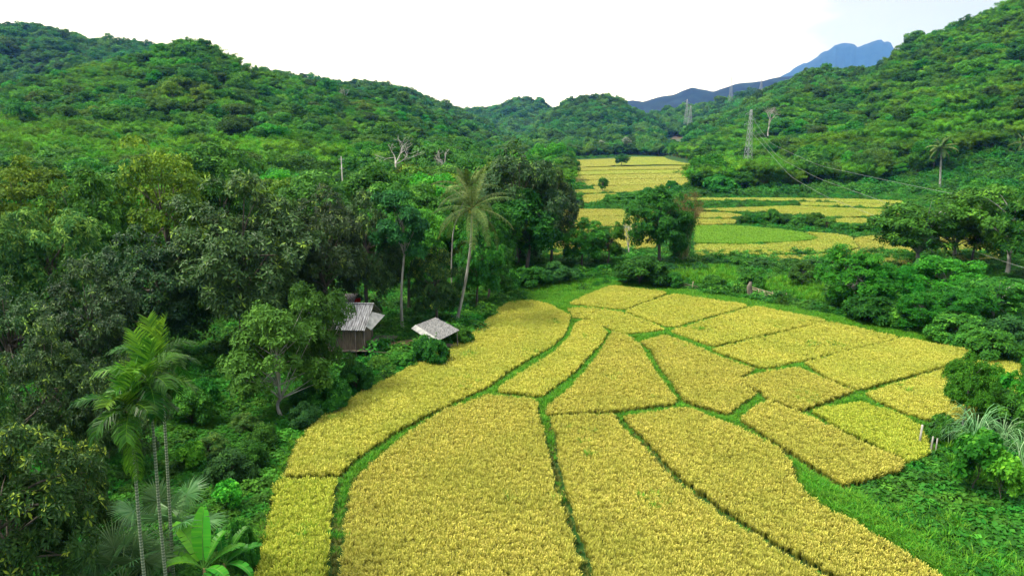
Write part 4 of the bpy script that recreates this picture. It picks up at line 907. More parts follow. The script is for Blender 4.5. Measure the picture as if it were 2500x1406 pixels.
def coconut(pts, rad, crown, L, label, seed, nfr=19, nuts=True, group=None):
    rng = np.random.default_rng(seed)
    e_ = empty('coconut_palm', pts[0]); tag(e_, label, 'palm tree', group); b0 = np.array(pts[0])
    t = MB(); q = np.array(pts) - b0; k = np.linspace(0, len(q) - 1, 18)
    c = np.stack([np.interp(k, np.arange(len(q)), q[:, i]) for i in range(3)], 1); c[1:-1] = (c[:-2] + c[1:-1] + c[2:]) / 3; c[0, 2] -= .3
    t.tube(c, np.interp(np.linspace(0, 1, 18), [0, .08, 1], [rad * 1.6, rad, rad * .65]), 10); t.obj('trunk', ['bark_pale'], e_)
    top = c[-1]
    for i in range(nfr):
        mb = MB(); u = i / nfr; el = R_(78 - 120 * u ** .9) + rng.normal(0, .08)
        frond(mb, rng, top + np.array([0, 0, .15]), i * 2.399 + rng.normal(0, .15), el, L * rng.uniform(.85, 1.08) * (.8 if u < .15 else 1), rng.uniform(.8, 1.35) * (.55 if u < .2 else 1), 44, L * .17, L * (.012 if nuts else (.020 if L < 5.5 else .034)), 1.1 + .7 * rng.random(), tint=.25 + .5 * rng.random(), rr=.05 * L / 4.5, tw=.35)
        mb.obj('frond', ['leaf_palm'], e_)
    if nuts:
        for i in range(7):
            a = i * .9; mb = MB(); c0 = top + np.array([math.cos(a) * .3, math.sin(a) * .3, -.25 - .12 * (i % 2)])
            zz = np.linspace(-.15, .15, 7)[:, None] * np.array([[0, 0, 1.]]); mb.tube(c0 + zz, np.sqrt(np.maximum(1 - (np.linspace(-1, 1, 7)) ** 2, .02)) * .13, 8); mb.obj('coconut', ['coconut_skin'], e_)
def palm_pts(base_px, rows, Y0, Y1):
    out = []
    for i, (px, py) in enumerate(rows):
        out.append(P(px, py, Y0 + (Y1 - Y0) * i / (len(rows) - 1)))
    return out
b = G(1113, 795)
coconut([b, P(1130, 720, b[1] + .1), P(1143, 650, b[1]), P(1150, 590, b[1] - .2), P(1153, 512, b[1] - .4)], .19, None, 5.9, 'tall coconut palm with a curved pale trunk beside the shed roof', 3)
b2 = G(1103, 735)
coconut([b2, P(1102, 640, b2[1]), P(1106, 560, b2[1]), P(1140, 470, b2[1])], .10, None, 4.8, 'second coconut palm rising just behind the tall one, thin trunk', 5, nfr=18, nuts=False)
b3 = G(2294, 472)
coconut([b3, P(2296, 420, b3[1]), P(2299, 362, b3[1])], .42, None, 6.0, 'coconut palm with straight white trunk at the foot of the right hill', 9, nfr=20, nuts=False)
b4 = P(2506, 420, 290)
coconut([(b4[0], b4[1], gz(b4[0], b4[1])), P(2500, 350, 290)], .4, None, 5.5, 'palm half cut by the right edge on the lower slope', 12, nfr=16, nuts=False)

def areca(basex, rows, Y, label, seed, L=2.3, dead=False):
    rng = np.random.default_rng(seed)
    pts = [P(a, b, Y) for a, b in rows]; g0 = pts[0]; dz = pts[1] - pts[0]; base = pts[0] - dz * (pts[0][2] / dz[2]) * 1.0
    base[2] = 0; base[0] = pts[0][0] + (pts[0][0] - pts[1][0]) * .5
    q = np.array([base] + pts) - base
    e_ = empty('areca_palm', base); tag(e_, label, 'palm tree')
    k = np.linspace(0, len(q) - 1, 20); c = np.stack([np.interp(k, np.arange(len(q)), q[:, i]) for i in range(3)], 1); c[1:-1] = (c[:-2] + c[1:-1] + c[2:]) / 3
    t = MB(); t.tube(c, np.linspace(.080, .055, 20), 10); t.obj('trunk', ['ringed_trunk'], e_)
    top = c[-1]; s = MB(); s.tube([top + np.array([0, 0, z]) for z in (-.05, .3, .7, 1.0)], [.075, .10, .08, .045], 8); s.obj('crownshaft', ['shaft_green'], e_)
    top = top + np.array([0, 0, .9])
    for i in range(13):
        mb = MB(); u = i / 13
        el = R_(84 - 100 * u ** .8); frond(mb, rng, top - np.array([0, 0, .25 * u]), i * 2.399 + rng.normal(0, .2), el, L * rng.uniform(.8, 1.1), (.35 if i < 2 else rng.uniform(1.0, 1.7)), 30, L * .42, .06, (.2 if i < 3 else .8), tint=(.7 if i < 3 else .12 + .35 * rng.random()), vee=.5 if i < 4 else .25, rr=.028, tw=.9, tipshape=.6)
        mb.obj('frond', ['leaf_areca'], e_)
    if dead:
        for j in range(2):
            mb = MB(); frond(mb, rng, top - np.array([0, 0, .7]), rng.random() * 6, R_(-70), L * 1.2, .3, 26, L * .3, .05, 1.2, tint=.8, rr=.03, tw=.9)
            o = mb.obj('frond', ['leaf_areca'], e_); tag(o, 'hanging yellowing frond')
areca(345, [(352, 1406), (340, 1280), (330, 1150), (322, 1045)], 26.5, 'leftmost of the three thin ringed palms, its lowest frond hanging limp', 21, 1.9, True)
areca(400, [(404, 1406), (390, 1260), (378, 1100), (368, 975)], 27.5, 'middle one of the three thin ringed palms, wide crown', 22, 2.0)
areca(425, [(424, 1406), (414, 1240), (405, 1080), (395, 925)], 30.0, 'farthest and tallest crowned of the three thin ringed palms', 23, 2.0)

def fanpalm(loc, label, seed, n=14, L=1.25, pet=1.3):
    rng = np.random.default_rng(seed); e_ = empty('fan_palm', loc); tag(e_, label, 'palm')
    t = MB(); t.tube([(0, 0, -.2), (0, 0, 1.5)], [.18, .13], 8); t.obj('trunk', ['bark'], e_)
    for i in range(n):
        mb = MB(); az = i * 2.399; el = R_(80 - 85 * i / n); o = np.array([math.cos(az) * math.cos(el), math.sin(az) * math.cos(el), math.sin(el)])
        b = np.array([0, 0, 1.5]); h = b + o * pet * rng.uniform(.8, 1.2); mb.tube([b, (b + h) / 2, h], [.03, .022, .015], 4, 0, .9)
        side = nrm(np.cross(o, np.array([0, 0, 1.]))); up = nrm(np.cross(side, o)); f = nrm(o - up * .25 + np.array([0, 0, -.1]))
        k = 44; a = np.linspace(-2.5, 2.5, k); d = np.cos(a)[:, None] * f + np.sin(a)[:, None] * side; l = L * (.75 + .25 * np.cos(a * .5))[:, None]
        d2 = nrm(d + np.array([0, 0, -.35]) + rng.normal(0, .05, (k, 3)))
        wd = nrm(np.cross(d, up + rng.normal(0, .3, (k, 3)))) * .035
        m1 = h + d * l * .55; m2 = m1 + d2 * l * .45; t_ = np.clip(.3 + .3 * rng.random() + rng.normal(0, .12, k), 0, 1)
        mb.quads(np.stack([np.repeat(h[None], k, 0) - wd * .1, np.repeat(h[None], k, 0) + wd * .1, m1 + wd, m1 - wd], 1), t_, 0)
        mb.quads(np.stack([m1 - wd, m1 + wd, m2 + wd * .1, m2 - wd * .1], 1), t_, 0)
        mb.obj('frond', ['leaf_fan'], e_)
fanpalm(P(285, 1330, 28.5) * np.array([1, 1, 0]) + np.array([0, 0, .3]), 'large fan palm with spiky dark leaves low at the left of the ringed trunks', 31, 16, 1.5, 1.7)
fanpalm(P(405, 1290, 31.5) * np.array([1, 1, 0]) + np.array([0, 0, .6]), 'fan palm with pale grey green leaves behind the ringed trunks', 32, 12, 1.3, 2.0)
def banana(loc, label, specs, H, seed, Ls=2.3, Ws=.55, tint0=.4):
    rng = np.random.default_rng(seed); e_ = empty('banana_plant', loc); tag(e_, label, 'banana plant')
    t = MB(); t.tube([(0, 0, -.3), (0.02, 0, H * .5), (0, 0, H)], [.15, .12, .06], 9); t.obj('stem', ['dry_leaf'], e_)
    for (az, el, bend, sc_) in specs:
        mb = MB(); az = R_(az); n = 16; L = Ls * sc_; s = np.linspace(0, 1, n); ev = R_(el) - R_(bend) * s ** 1.6
        o = np.array([math.cos(az), math.sin(az), 0]); st = (np.cos(ev)[:, None] * o + np.sin(ev)[:, None] * np.array([0, 0, 1.])) * L / (n - 1)
        pts = np.array([0, 0, H * .95]) + np.concatenate([np.zeros((1, 3)), np.cumsum(st[:-1], 0)])
        mb.tube(pts, np.linspace(.04, .012, n), 5, 1, .9)
        side = np.array([-o[1], o[0], 0.]); up = nrm(np.cross(st, side)); up = np.where(up[:, 2:3] < 0, -up, up)
        m = 30; q = np.linspace(.16, 1, m + 1); C = np.stack([np.interp(q, s, pts[:, k]) for k in range(3)], 1); U = np.stack([np.interp(q, s, up[:, k]) for k in range(3)], 1); T = np.stack([np.interp(q, s, nrm(st)[:, k]) for k in range(3)], 1)
        wd = Ws * sc_ * .5 * np.clip(np.sin(np.pi * np.clip((q - .12) / .9, 0, 1)) ** .5, .04, 1)
        for sg in (-1, 1):
            sag = rng.uniform(-.15, .25); E = C + side * sg * wd[:, None] + U * (wd * (.35 - sag))[:, None] + T * .06
            for j in range(m):
                gap = 0.0 if rng.random() > .22 else rng.uniform(.2, .6); e1 = E[j] + (E[j + 1] - E[j]) * gap * .5; e2 = E[j + 1] - (E[j + 1] - E[j]) * gap * .5
                if gap: e1 = e1 + np.array([0, 0, -.05]); e2 = e2 + np.array([0, 0, -.05])
                mb.quads(np.stack([C[j], C[j + 1], e2, e1])[None], tint0 + rng.normal(0, .05) + (.12 if sg > 0 else 0), 0)
        mb.obj('leaf', ['leaf_banana', 'shaft_green'], e_)
g = G(500, 1440)
banana(P(497, 1380, 29.5) * np.array([1, 1, 0]), 'banana plant with broad bright green leaves at the bottom edge, right of the palm trunks', [(150, 62, 50, 1.15), (88, 86, 20, 1.25), (175, 30, 70, 1.1), (20, 45, 55, .9), (215, 55, 90, .85), (330, 30, 95, .8), (60, 60, 40, .8)], 1.9, 41, 2.4, .72, .6)
banana(P(548, 1390, 30.0) * np.array([1, 1, 0]) , 'second banana plant with drooping leaves beside the rice edge', [(15, 40, 45, 1.0), (50, 62, 40, 1.0), (340, 25, 100, .95), (120, 70, 40, .9), (250, 20, 100, .9), (355, 10, 90, .8)], 1.8, 42, 2.0, .48, .35)
banana(P(90, 1200, 33) * np.array([1, 1, 0]), 'banana plant with one tall upright leaf at the left edge', [(85, 86, 15, 1.35), (10, 30, 60, 1.3), (190, 30, 80, 1.0), (250, 40, 80, .9)], 3.2, 43, 2.2, .6, .25)
banana(P(715, 1010, 55) * np.array([1, 1, 0]), 'small banana plant in the shade below the twin stemmed tree', [(10, 35, 60, 1.0), (170, 30, 70, 1.0), (60, 70, 40, .8), (300, 20, 80, .8)], 1.0, 44, 1.9, .5, .2)
# reeds on the right bank
def reed(loc, H, label, seed):
    rng = np.random.default_rng(seed); mb = MB(); n = 90
    a = rng.uniform(0, 6.283, n); o = np.stack([np.cos(a), np.sin(a), np.zeros(n)], 1); base = o * rng.uniform(0, .35, (n, 1)); st = rng.uniform(.2, .8, (n, 1)) * H
    L = H * rng.uniform(.35, .6, (n, 1)); side = np.cross(o, np.array([[0, 0, 1.]]))
    c = base + o * st * .12; c[:, 2] = 0; c = c + np.array([[0, 0, 1.]]) * st; prev = c; w0 = .05
    t = np.clip(rng.normal(.5, .25, n), 0, 1)
    for i, (u, dn) in enumerate(((.3, 1.0), (.45, .45), (.55, -.25), (.5, -.9))):
        nx = prev + L * (o * u * .6 + np.array([[0, 0, 1.]]) * dn * .35); w1 = w0 * (1, .9, .6, .1)[i]
        mb.quads(np.stack([prev - side * w0 * .5, prev + side * w0 * .5, nx + side * w1 * .5, nx - side * w1 * .5], 1), t, 0); prev, w0 = nx, w1
    for j in range(14): mb.tube([base[j], base[j] * 1.3 + np.array([0, 0, float(st[j, 0])])], [.02, .012], 4, 0, .6)
    o_ = mb.obj('reed_clump', ['leaf_reed']); o_.location = [float(v) for v in loc]; tag(o_, label, 'reeds', 'reed clumps on the right bank')
for (px, py, H, lab, sd) in [(2375,1110,3.6,'tallest clump of arching grey green reeds, above the heart leaved shrub',51),(2440,1110,2.6,'reed clump right of the tallest one',52),(2310,1085,1.8,'low reed clump near the thin fence posts',53),(2490,1190,3.4,'reed clump cut by the right edge',54),(2400,1150,2.4,'reed clump just behind the heart leaved shrub',55)]:
    reed(G(px, py), H, lab, sd)

# ------------------------------------------------------------------ hut, shed, rear building
def part(mb, name, mats, parent, loc): 
    o = mb.obj(name, mats, parent); return o
def corr(mb, a, b, c, d, waves, amp, mat=0, th=.02):
    """corrugated sheet a-b top edge, d-c bottom edge"""
    a, b, c, d = [np.array(v, float) for v in (a, b, c, d)]; n = waves * 6
    nn = nrm(np.cross(b - a, d - a)); nn = nn if nn[2] > 0 else -nn
    t = np.linspace(0, 1, n + 1)[:, None]; w_ = (np.sin(t * waves * 2 * np.pi) * amp) * nn
    T, Bm = a + (b - a) * t + w_, d + (c - d) * t + w_
    for off, fl in ((0, 0), (-th, 1)):
        Q = np.stack([T[:-1], T[1:], Bm[1:], Bm[:-1]], 1) + nn * off
        mb.quads(Q, .5, mat)
def hut():
    base = G(865, 884); bx, by = base[0], base[1]
    e_ = empty('stilt_hut', (bx, by, 0)); tag(e_, 'weathered wooden hut on stilts with a grey corrugated roof', 'hut')
    O = np.array([bx, by, 0])
    rR, rL = P(913, 741, by + 2.3), P(770, 738, by + 2.6)
    eR, eL = P(890, 807, by - .3), P(748, 803, by - .1)
    bR = P(936, 764, by + 5.0); bL = P(790, 757, by + 5.2)
    m_ = MB(); corr(m_, rL - O, rR - O, eR - O, eL - O, 26, .045); rf = m_.obj('roof', ['roof_sheet'], e_)
    m_ = MB(); corr(m_, rL - O + [0, .03, 0], rR - O + [0, .03, 0], bR - O, bL - O, 26, .045); m_.obj('roof', ['roof_sheet'], e_)
    m_ = MB(); r1, r2 = rL - O + [0, 0, .07], rR - O + [0, 0, .07]; m_.hexa([r1 + [0, -.16, -.04], r2 + [0, -.16, -.04], r2 + [0, .16, -.04], r1 + [0, .16, -.04]], .03); m_.obj('ridge_cap', ['roof_sheet'], rf)
    A, B, C_, D = P(908, 761, by + 1.6), P(940, 769, by + 2.4), P(906, 806, by + .2), P(894, 797, by - .1)
    m_ = MB(); m_.hexa([A - O, B - O, C_ - O, D - O], .04); m_.obj('awning', ['panel_grey'], e_)
    x0, x1, y0, y1 = eL[0] - bx + .4, rR[0] - bx - .75, .12, 3.9; zf, zt = 1.25, eR[2] - .05
    m_ = MB()
    nb = 26
    for i in range(nb):   # upright boards of the front wall
        xa = x0 + (x1 - x0) * i / nb; m_.box((xa + (x1 - x0) / nb / 2, y0 + .012 * (i % 3), (zf + zt) / 2), ((x1 - x0) / nb - .012, .03, zt - zf), 0)
    m_.box(((x0 + x1) / 2, y1, (zf + zt) / 2), (x1 - x0, .04, zt - zf)); m_.obj('wall', ['wood_board'], e_)
    m_ = MB()
    for i in range(14):
        ya = y0 + .05 + (y1 - y0 - .1) * i / 14; top = zt + (rR[2] - zt - .2) * (1 - abs((ya - (y0 + y1) / 2) / ((y1 - y0) / 2))) * .9
        m_.box((x1 + .01 * (i % 2), ya + .13, (zf + top) / 2), (.03, (y1 - y0 - .1) / 14 - .015, top - zf))
    m_.obj('gable_wall', ['wood_board'], e_)
    m_ = MB(); m_.box(((x0 + x1) / 2 + .3, (y0 + y1) / 2, zf - .06), (x1 - x0 + 1.2, y1 - y0 + .7, .1)); m_.obj('floor', ['old_wood'], e_)
    for (xx, yy, zt_) in [(x0, y0 - .1, zt), ((x0 + x1) / 2, y0 - .1, zt), (x1 - .75, y0 - .12, zt), (x1 + .1, y0 - .1, zt + .1), (x1 + .1, y1, zt), (x0, y1, zt), ((x0 + x1) / 2, y1, zt), (x1 + .8, y0 + .4, zf)]:
        m_ = MB(); m_.tube([(xx, yy, -.3), (xx + .02, yy, zt_ / 2), (xx, yy, zt_)], [.085, .075, .07], 7); m_.obj('post', ['old_wood'], e_)
    for k in range(5):
        m_ = MB(); yy = y0 - .3 - .05 * k; m_.tube([(x1 - .7 + .1 * k, yy, zf - .05 + .02 * k), (x1 + 2.5 - .3 * k, yy + .35, zf - .35 + .05 * k)], [.035, .028], 5); m_.obj('pole', ['dry_stem'], e_)
hut()
def rear_hut():
    c = P(838, 728, 78); e_ = empty('rear_hut', (c[0], 78, 0)); tag(e_, 'darker roofed hut tucked behind the main hut', 'hut'); O = np.array([c[0], 78, 0])
    a, b, cc, d = P(800, 717, 79.5), P(874, 716, 79.5), P(862, 741, 77.3), P(785, 742, 77.3)
    a2, b2 = P(805, 735, 82.5), P(890, 733, 82.5)
    m_ = MB(); corr(m_, a - O, b - O, cc - O, d - O, 18, .035); m_.obj('roof', ['roof_dark'], e_)
    m_ = MB(); corr(m_, a - O + [0, .03, 0], b - O + [0, .03, 0], b2 - O, a2 - O, 18, .035); m_.obj('roof', ['roof_dark'], e_)
    z = min(cc[2], d[2]) - .1; w = (cc[0] - d[0]); m_ = MB(); m_.box(((d[0] + cc[0]) / 2 - O[0], 1.4, z / 2 + .5), (w - .6, 3.4, z - 1)); m_.obj('wall', ['wood_board'], e_)
    for xx in (d[0] - O[0] + .3, cc[0] - O[0] - .3):
        for yy in (-.2, 3.0): m_ = MB(); m_.tube([(xx, yy, -.3), (xx, yy, z)], [.08, .07], 6); m_.obj('post', ['old_wood'], e_)
    m_ = MB(); q = [P(868, 729, 78.6), P(880, 727, 78.8), P(880, 739, 78.8), P(864, 739, 78.6)]
    n = 10; T = np.linspace(0, 1, n + 1)[:, None]; Tp = q[0] + (q[1] - q[0]) * T + np.sin(T * 20) * [0, .04, 0]; Bt = q[3] + (q[2] - q[3]) * T + np.sin(T * 20) * [0, .06, 0]
    m_.quads(np.stack([Tp[:-1], Tp[1:], Bt[1:], Bt[:-1]], 1), .5, 0); m_.quads(np.stack([Tp[:-1], Tp[1:], Bt[1:], Bt[:-1]], 1) + [0, .03, 0], .5, 0)
    o = m_.obj('red_cloth', ['red_cloth']); tag(o, 'red cloth hanging at the gable of the rear hut', 'cloth')
rear_hut()
def shed():
    q = [G(1015, 793, 2.35), G(1064, 775, 2.75), G(1121, 805, 2.35), G(1073, 829, 1.75)]
    O = np.array([q[0][0], q[0][1], 0]); e_ = empty('open_shed', O); tag(e_, 'low open shed with a worn grey slanted roof beside the coconut palm', 'shed')
    q = [v - O for v in q]; m_ = MB(); rng = np.random.default_rng(5)
    rows = 9
    for i in range(rows):   # overlapping weathered strips from ridge edge to eave
        a0, a1 = i / rows, (i + 1.15) / rows
        l0, l1 = q[1] + (q[2] - q[1]) * 0, None
        A = q[1] + (q[2] - q[1]) * a0; B = q[1] + (q[2] - q[1]) * min(a1, 1.02); C_ = q[0] + (q[3] - q[0]) * min(a1, 1.02); D = q[0] + (q[3] - q[0]) * a0
        up = np.array([0, 0, .03 + .012 * (i % 2) + .004 * i * 0]); jit = lambda: rng.normal(0, .02, 3)
        m_.hexa([A + up + jit(), B + jit(), C_ + jit(), D + up + jit()], .03)
    m_.obj('roof', ['roof_thatch'], e_)
    m_ = MB(); e0, e1 = q[0] + [-.02, -.02, .03], q[3] + [-.02, -.02, .03]; m_.hexa([e0, e1, e1 + np.array([-.42, -.25, -.35]), e0 + np.array([-.42, -.25, -.35])], .03); m_.obj('eave_board', ['panel_grey'], e_)
    for v in q:
        f = v * .9 + np.mean(q, 0) * .1; m_ = MB(); m_.tube([(f[0], f[1], -.2), (f[0] + .03, f[1], v[2] / 2), (f[0], f[1], v[2] - .05)], [.07, .06, .055], 6); m_.obj('post', ['old_wood'], e_)
    m_ = MB(); c = np.mean(q, 0); m_.hexa([q[0] * .8 + c * .2 - [0, 0, 1.7], q[1] * .8 + c * .2 - [0, 0, 2.1], q[2] * .8 + c * .2 - [0, 0, 1.7], q[3] * .8 + c * .2 - [0, 0, 1.1]], .08); m_.obj('platform', ['old_wood'], e_)
shed()
# bare earth yard
m_ = MB(); yp = YARD; cx, cy_ = yp.mean(0)
ang = np.linspace(0, 2 * np.pi, 25)[:-1]; yr = np.array([(cx + 4.2 * math.cos(a) * (1 + .2 * math.sin(3 * a)), cy_ + 1.9 * math.sin(a) * (1 + .2 * math.cos(5 * a)), .012) for a in ang])
c3 = np.array([cx, cy_, .05]); Q = [np.stack([c3, yr[i], yr[(i + 1) % 24], yr[(i + 2) % 24]]) for i in range(0, 24, 2)]
m_.quads(np.array(Q), .5, 0); tag(m_.obj('earth_yard', ['earth']), kind='structure')
def rail(px, zt=1.35):
    e_ = empty('drying_rack', G(923, 862)); tag(e_, 'rickety stick rack standing right of the hut', 'rack')
    for (dx, dy) in ((0, 0), (1.3, .2), (.1, 1.0), (1.4, 1.2)):
        m_ = MB(); m_.tube([(dx, dy, -.2), (dx + .04, dy, 1.6)], [.04, .035], 5); m_.obj('post', ['old_wood'], e_)
    for k in range(4):
        m_ = MB(); m_.tube([(-.4, .3 * k, 1.5 + .03 * k), (.7, .3 * k + .1, 1.58), (1.9, .3 * k + .2, 1.5)], [.03, .03, .02], 5); m_.obj('stick', ['old_wood'], e_)
rail(0)

# ------------------------------------------------------------------ fences and posts
def post(px, py, H, label, r=.07, lean=.0, mat='dry_stem', group=None):
    p = G(px, py); m_ = MB(); m_.tube([(0, 0, -.3), (lean * .5, 0, H / 2), (lean, 0, H)], [r * 1.1, r, r * .85], 8); o = m_.obj('fence_post', [mat]); o.location = [float(v) for v in p]; tag(o, label, 'post', group)
post(2243, 1092, 1.75, 'pale wooden fence post standing at the edge of the lemon yellow plot', .075, .05, 'bark_white')
post(2272, 1105, 1.25, 'shorter grey post right of the pale one', .06, .02, 'bark_pale')
post(2284, 1108, 1.2, 'thin grey post right of the short one, against the bush', .05, -.02, 'bark_pale')
def bfence(pp, label, seed, posts):
    rng = np.random.default_rng(seed); O = G(*pp[0]); e_ = empty('bamboo_fence', O); tag(e_, label, 'fence')
    A, B = G(*pp[0]) - O, G(*pp[1]) - O
    for k in range(3):
        m_ = MB(); z0, z1 = .65 + .28 * k, .25 + .22 * k; s0, s1 = rng.uniform(-.05, .1), rng.uniform(.8, 1.05)
        m_.tube([A + (B - A) * s0 + [0, 0, z0 + .2], A + (B - A) * .5 + [0, 0, (z0 + z1) / 2 + .12], A + (B - A) * s1 + [0, 0, z1]], [.05, .045, .035], 5); m_.obj('rail', ['dry_stem'], e_)
    for s in posts:
        m_ = MB(); q = A + (B - A) * s; l = rng.normal(0, .15); m_.tube([q + [0, 0, -.2], q + [l, 0, rng.uniform(1.1, 1.8)]], [.05, .04], 5); m_.obj('post', ['dry_stem'], e_)
bfence([(1572, 692), (1702, 712)], 'broken bamboo fence behind the second plot of the far row', 61, (.35, .55, .62, .66, .9))
bfence([(1822, 722), (1932, 742)], 'broken bamboo fence behind the third plot of the far row', 62, (.05, .3, .42, .6, .85))
p = G(1828, 728); m_ = MB(); m_.tube([(0, 0, -.2), (.1, 0, .8), (-.05, 0, 1.6), (.1, 0, 2.3)], [.5, .38, .35, .15], 9); o = m_.obj('tree_stump', ['bark']); o.location = [float(v) for v in p]; tag(o, 'brown stump at the left end of the second bamboo fence', 'stump')

# ------------------------------------------------------------------ pylons and wires
def pylon(base, H, W, label, arms, r=.10, rz=.3, group='steel pylons of the power line'):
    e_ = empty('pylon', base, rz); tag(e_, label, 'pylon', group)
    wid = lambda z: W / 2 * (1 - .80 * (z / H) ** .9)
    for sx in (-1, 1):
        for sy in (-1, 1):
            m_ = MB(); m_.tube([(sx * wid(z), sy * wid(z), z) for z in np.linspace(-1, H, 8).clip(-1, H)] if 0 else [(sx * wid(max(z, 0)), sy * wid(max(z, 0)), z) for z in np.linspace(-1, H, 8)], np.linspace(r, r * .7, 8), 4); m_.obj('leg', ['steel'], e_)
    m_ = MB(); n = 13; zs = [H * (1 - (1 - i / n) ** 1.25) for i in range(n + 1)]
    for a, b_ in zip(zs[:-1], zs[1:]):
        wa, wb = wid(a), wid(b_)
        for (p0, p1, p2, p3) in (((-1, -1), (1, -1), 0, 0), ((1, -1), (1, 1), 0, 0), ((1, 1), (-1, 1), 0, 0), ((-1, 1), (-1, -1), 0, 0)):
            A = (p0[0] * wa, p0[1] * wa, a); Bq = (p1[0] * wb, p1[1] * wb, b_); C_ = (p1[0] * wa, p1[1] * wa, a); D = (p0[0] * wb, p0[1] * wb, b_)
            m_.tube([A, Bq], r * .45, 3); m_.tube([C_, D], r * .45, 3); m_.tube([D, Bq], r * .4, 3)
    m_.obj('bracing', ['steel'], e_)
    for (fz, L, sg) in arms:
        m_ = MB(); z = H * fz; w_ = wid(z)
        m_.tube([(sg * w_, 0, z), (sg * (w_ + L), 0, z + .3)], r * .6, 4); m_.tube([(sg * w_, 0, z + 1.6), (sg * (w_ + L), 0, z + .3)], r * .5, 4); m_.tube([(sg * (w_ + L), 0, z + .3), (sg * (w_ + L), 0, z - 1.0)], r * .7, 5)
        m_.obj('crossarm', ['steel'], e_)
    return e_
pb = G(1822, 442)
pyH = P(1827, 268, pb[1])[2]
pylon(pb, pyH, 3.8, 'tall steel lattice pylon at the foot of the right hill', [(.93, 2.6, -1), (.86, 2.2, 1), (.79, 2.8, -1)], .10, .35)
for (px, yt, yb, Y, lab) in [(1783, 188, 246, 1500, 'distant pylon rising above the skyline before the blue range'), (1857, 194, 226, 1480, 'small distant pylon against the blue range, right of the tall one'), (1675, 243, 300, 1250, 'faint distant pylon left of the two, above the green hillock'), (1684, 258, 305, 1150, 'faint distant pylon just right of the leftmost one')]:
    a, b_ = P(px, yb, Y), P(px, yt, Y); z0 = gz(a[0], a[1])
    pylon((a[0], a[1], min(a[2], z0 + 30) - 2), b_[2] - a[2] + 2, 6.5, lab, [(.93, 4, -1), (.86, 4, 1), (.79, 4, -1)], .17, .2)
pp = G(838, 640); p0 = P(836, 452, 190); p1 = P(833, 382, 190)
e_ = empty('utility_pole', (p0[0], 190, 0)); tag(e_, 'thin utility pole sticking out of the trees on the left', 'pole'); m_ = MB(); m_.tube([(0, 0, 0), (p1[0] - p0[0], 0, p1[2])], [.22, .14], 7); m_.obj('pole_shaft', ['bark_pale'], e_)
for k, z in enumerate((p1[2] - .8, p1[2] - 3.2)): m_ = MB(); m_.box((p1[0] - p0[0], 0, z), (1.8 - .5 * k, .12, .14)); m_.obj('crossarm', ['steel'], e_)
def wire(rows, plan_to, label, attach):
    # straight in plan from the pylon to a pylon beyond the right edge; heights from where it hangs
    A = np.array([attach[0], attach[1]]); B = np.array(plan_to); pts = [np.array(attach)]
    for (px, py) in rows:
        d = rdir(px, py); # solve A+(B-A)s on ray plan
        M = np.array([[B[0] - A[0], -d[0]], [B[1] - A[1], -d[1]]]); s, t = np.linalg.solve(M, -A); pts.append(np.array([d[0] * t, d[1] * t, CAMH + d[2] * t]))
    l = pts[-1] - pts[-2]; pts.append(pts[-1] + l * 1.3 + [0, 0, 1.5]); pts.append(pts[-1] + l * 1.3 + [0, 0, 4])
    m_ = MB(); k = np.linspace(0, len(pts) - 1, 60); q = np.array(pts); L = np.concatenate([[0], np.cumsum(np.linalg.norm(np.diff(q, axis=0), axis=1))]); u = np.linspace(0, L[-1], 70)
    c = np.stack([np.interp(u, L, q[:, i]) for i in range(3)], 1)
    for _ in range(6): c[1:-1] = (c[:-2] + c[1:-1] * 2 + c[2:]) / 4
    dist = np.linalg.norm(c - [0, 0, CAMH], axis=1)
    m_.tube(c - c[0], .024, 5); o = m_.obj('power_line', ['wire_metal']); o.location = [float(v) for v in c[0]]; tag(o, label, 'power line', 'wires hanging from the near pylon')
B = (76.0, 62.0)
wire([(1880,350),(2000,405),(2200,448),(2350,478),(2500,508)], B, 'uppermost wire sagging from the near pylon to the right edge', (pb[0] + 1.2, pb[1] - .5, pyH * .86))
wire([(1900,385),(2000,437),(2150,490),(2300,545),(2500,600)], (70., 58.), 'middle wire sagging from the near pylon to the right edge', (pb[0] - .5, pb[1] - 1, pyH * .80))
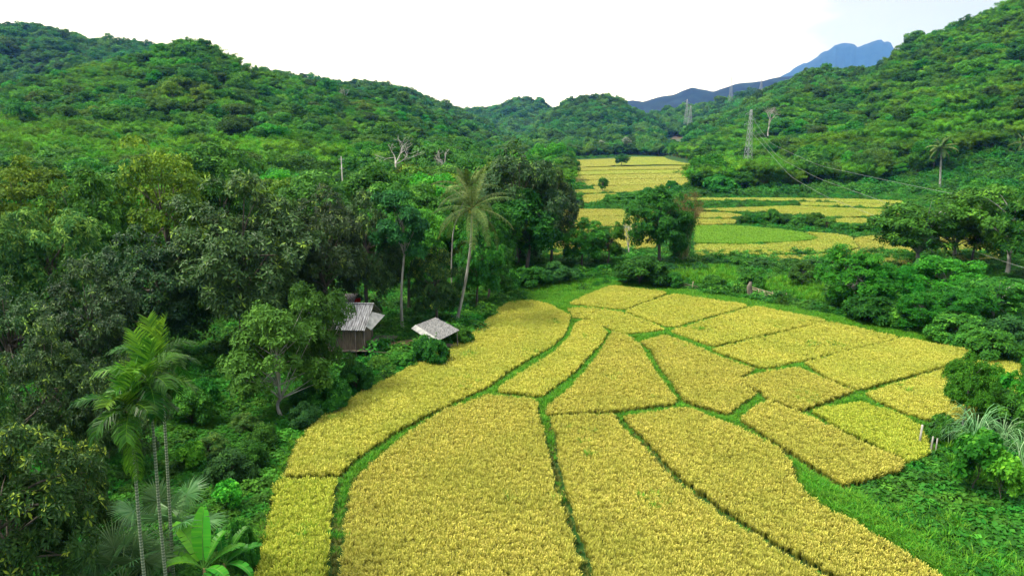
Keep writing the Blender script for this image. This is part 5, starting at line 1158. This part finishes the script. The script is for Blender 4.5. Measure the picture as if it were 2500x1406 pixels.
wire([(1930,432),(2015,480),(2200,552),(2350,603),(2500,657)], (64., 55.), 'lowest wire sagging from the near pylon to the right edge', (pb[0] - 2, pb[1] - 1.5, pyH * .76))

# hillside clearing: bare soil patch on the slope
def slope_patch(pp, Yg, mat, name):
    rows = []
    n, m = 14, 10; (xa, ya), (xb, yb), (xc, yc), (xd, yd) = pp
    V = []
    for i in range(n + 1):
        for j in range(m + 1):
            u, v = i / n, j / m; px = (xa * (1 - u) + xb * u) * (1 - v) + (xd * (1 - u) + xc * u) * v; py = (ya * (1 - u) + yb * u) * (1 - v) + (yd * (1 - u) + yc * u) * v
            ys = np.linspace(450, 1400, 900); d = rdir(px, py); X = d[0] / d[1] * ys; zz = CAMH + d[2] / d[1] * ys; hit = np.argmax(height(X, ys) > zz) if np.any(height(X, ys) > zz) else 0
            if hit == 0: hit = 300
            V.append((X[hit], ys[hit], float(height(X[hit:hit+1], ys[hit:hit+1])[0]) + .6))
    F = [(i * (m + 1) + j, (i + 1) * (m + 1) + j, (i + 1) * (m + 1) + j + 1, i * (m + 1) + j + 1) for i in range(n) for j in range(m)]
    mb = MB(); mb.add(V, F, .5, 0, True); tag(mb.obj(name, [mat]), kind='structure')
solid('slope_soil', (.016, .055, .010), (.075, .055, .028), .02, bump=0, contrast=(.45, .6))
slope_patch([(1650, 330), (1682, 338), (1650, 366), (1602, 372)], 600, 'slope_soil', 'hill_clearing')

# ------------------------------------------------------------------ haze
HAZE = True
if HAZE:
    hm = bpy.data.materials.new('haze'); hm.use_nodes = True; nt = hm.node_tree; nt.nodes.clear()
    pv = N(nt, 'ShaderNodeVolumePrincipled'); pv.inputs['Color'].default_value = (.11, .33, 1.0, 1); pv.inputs['Density'].default_value = .000058; pv.inputs['Absorption Color'].default_value = (1, 1, 1, 1); pv.inputs['Anisotropy'].default_value = 0.0
    oo = N(nt, 'ShaderNodeOutputMaterial'); LK(nt, pv.outputs[0], oo.inputs['Volume']); MATS['haze'] = hm
    m_ = MB(); m_.box((0, 7500, 999), (22000, 16200, 2002)); o = m_.obj('haze', ['haze']); tag(o, kind='stuff')
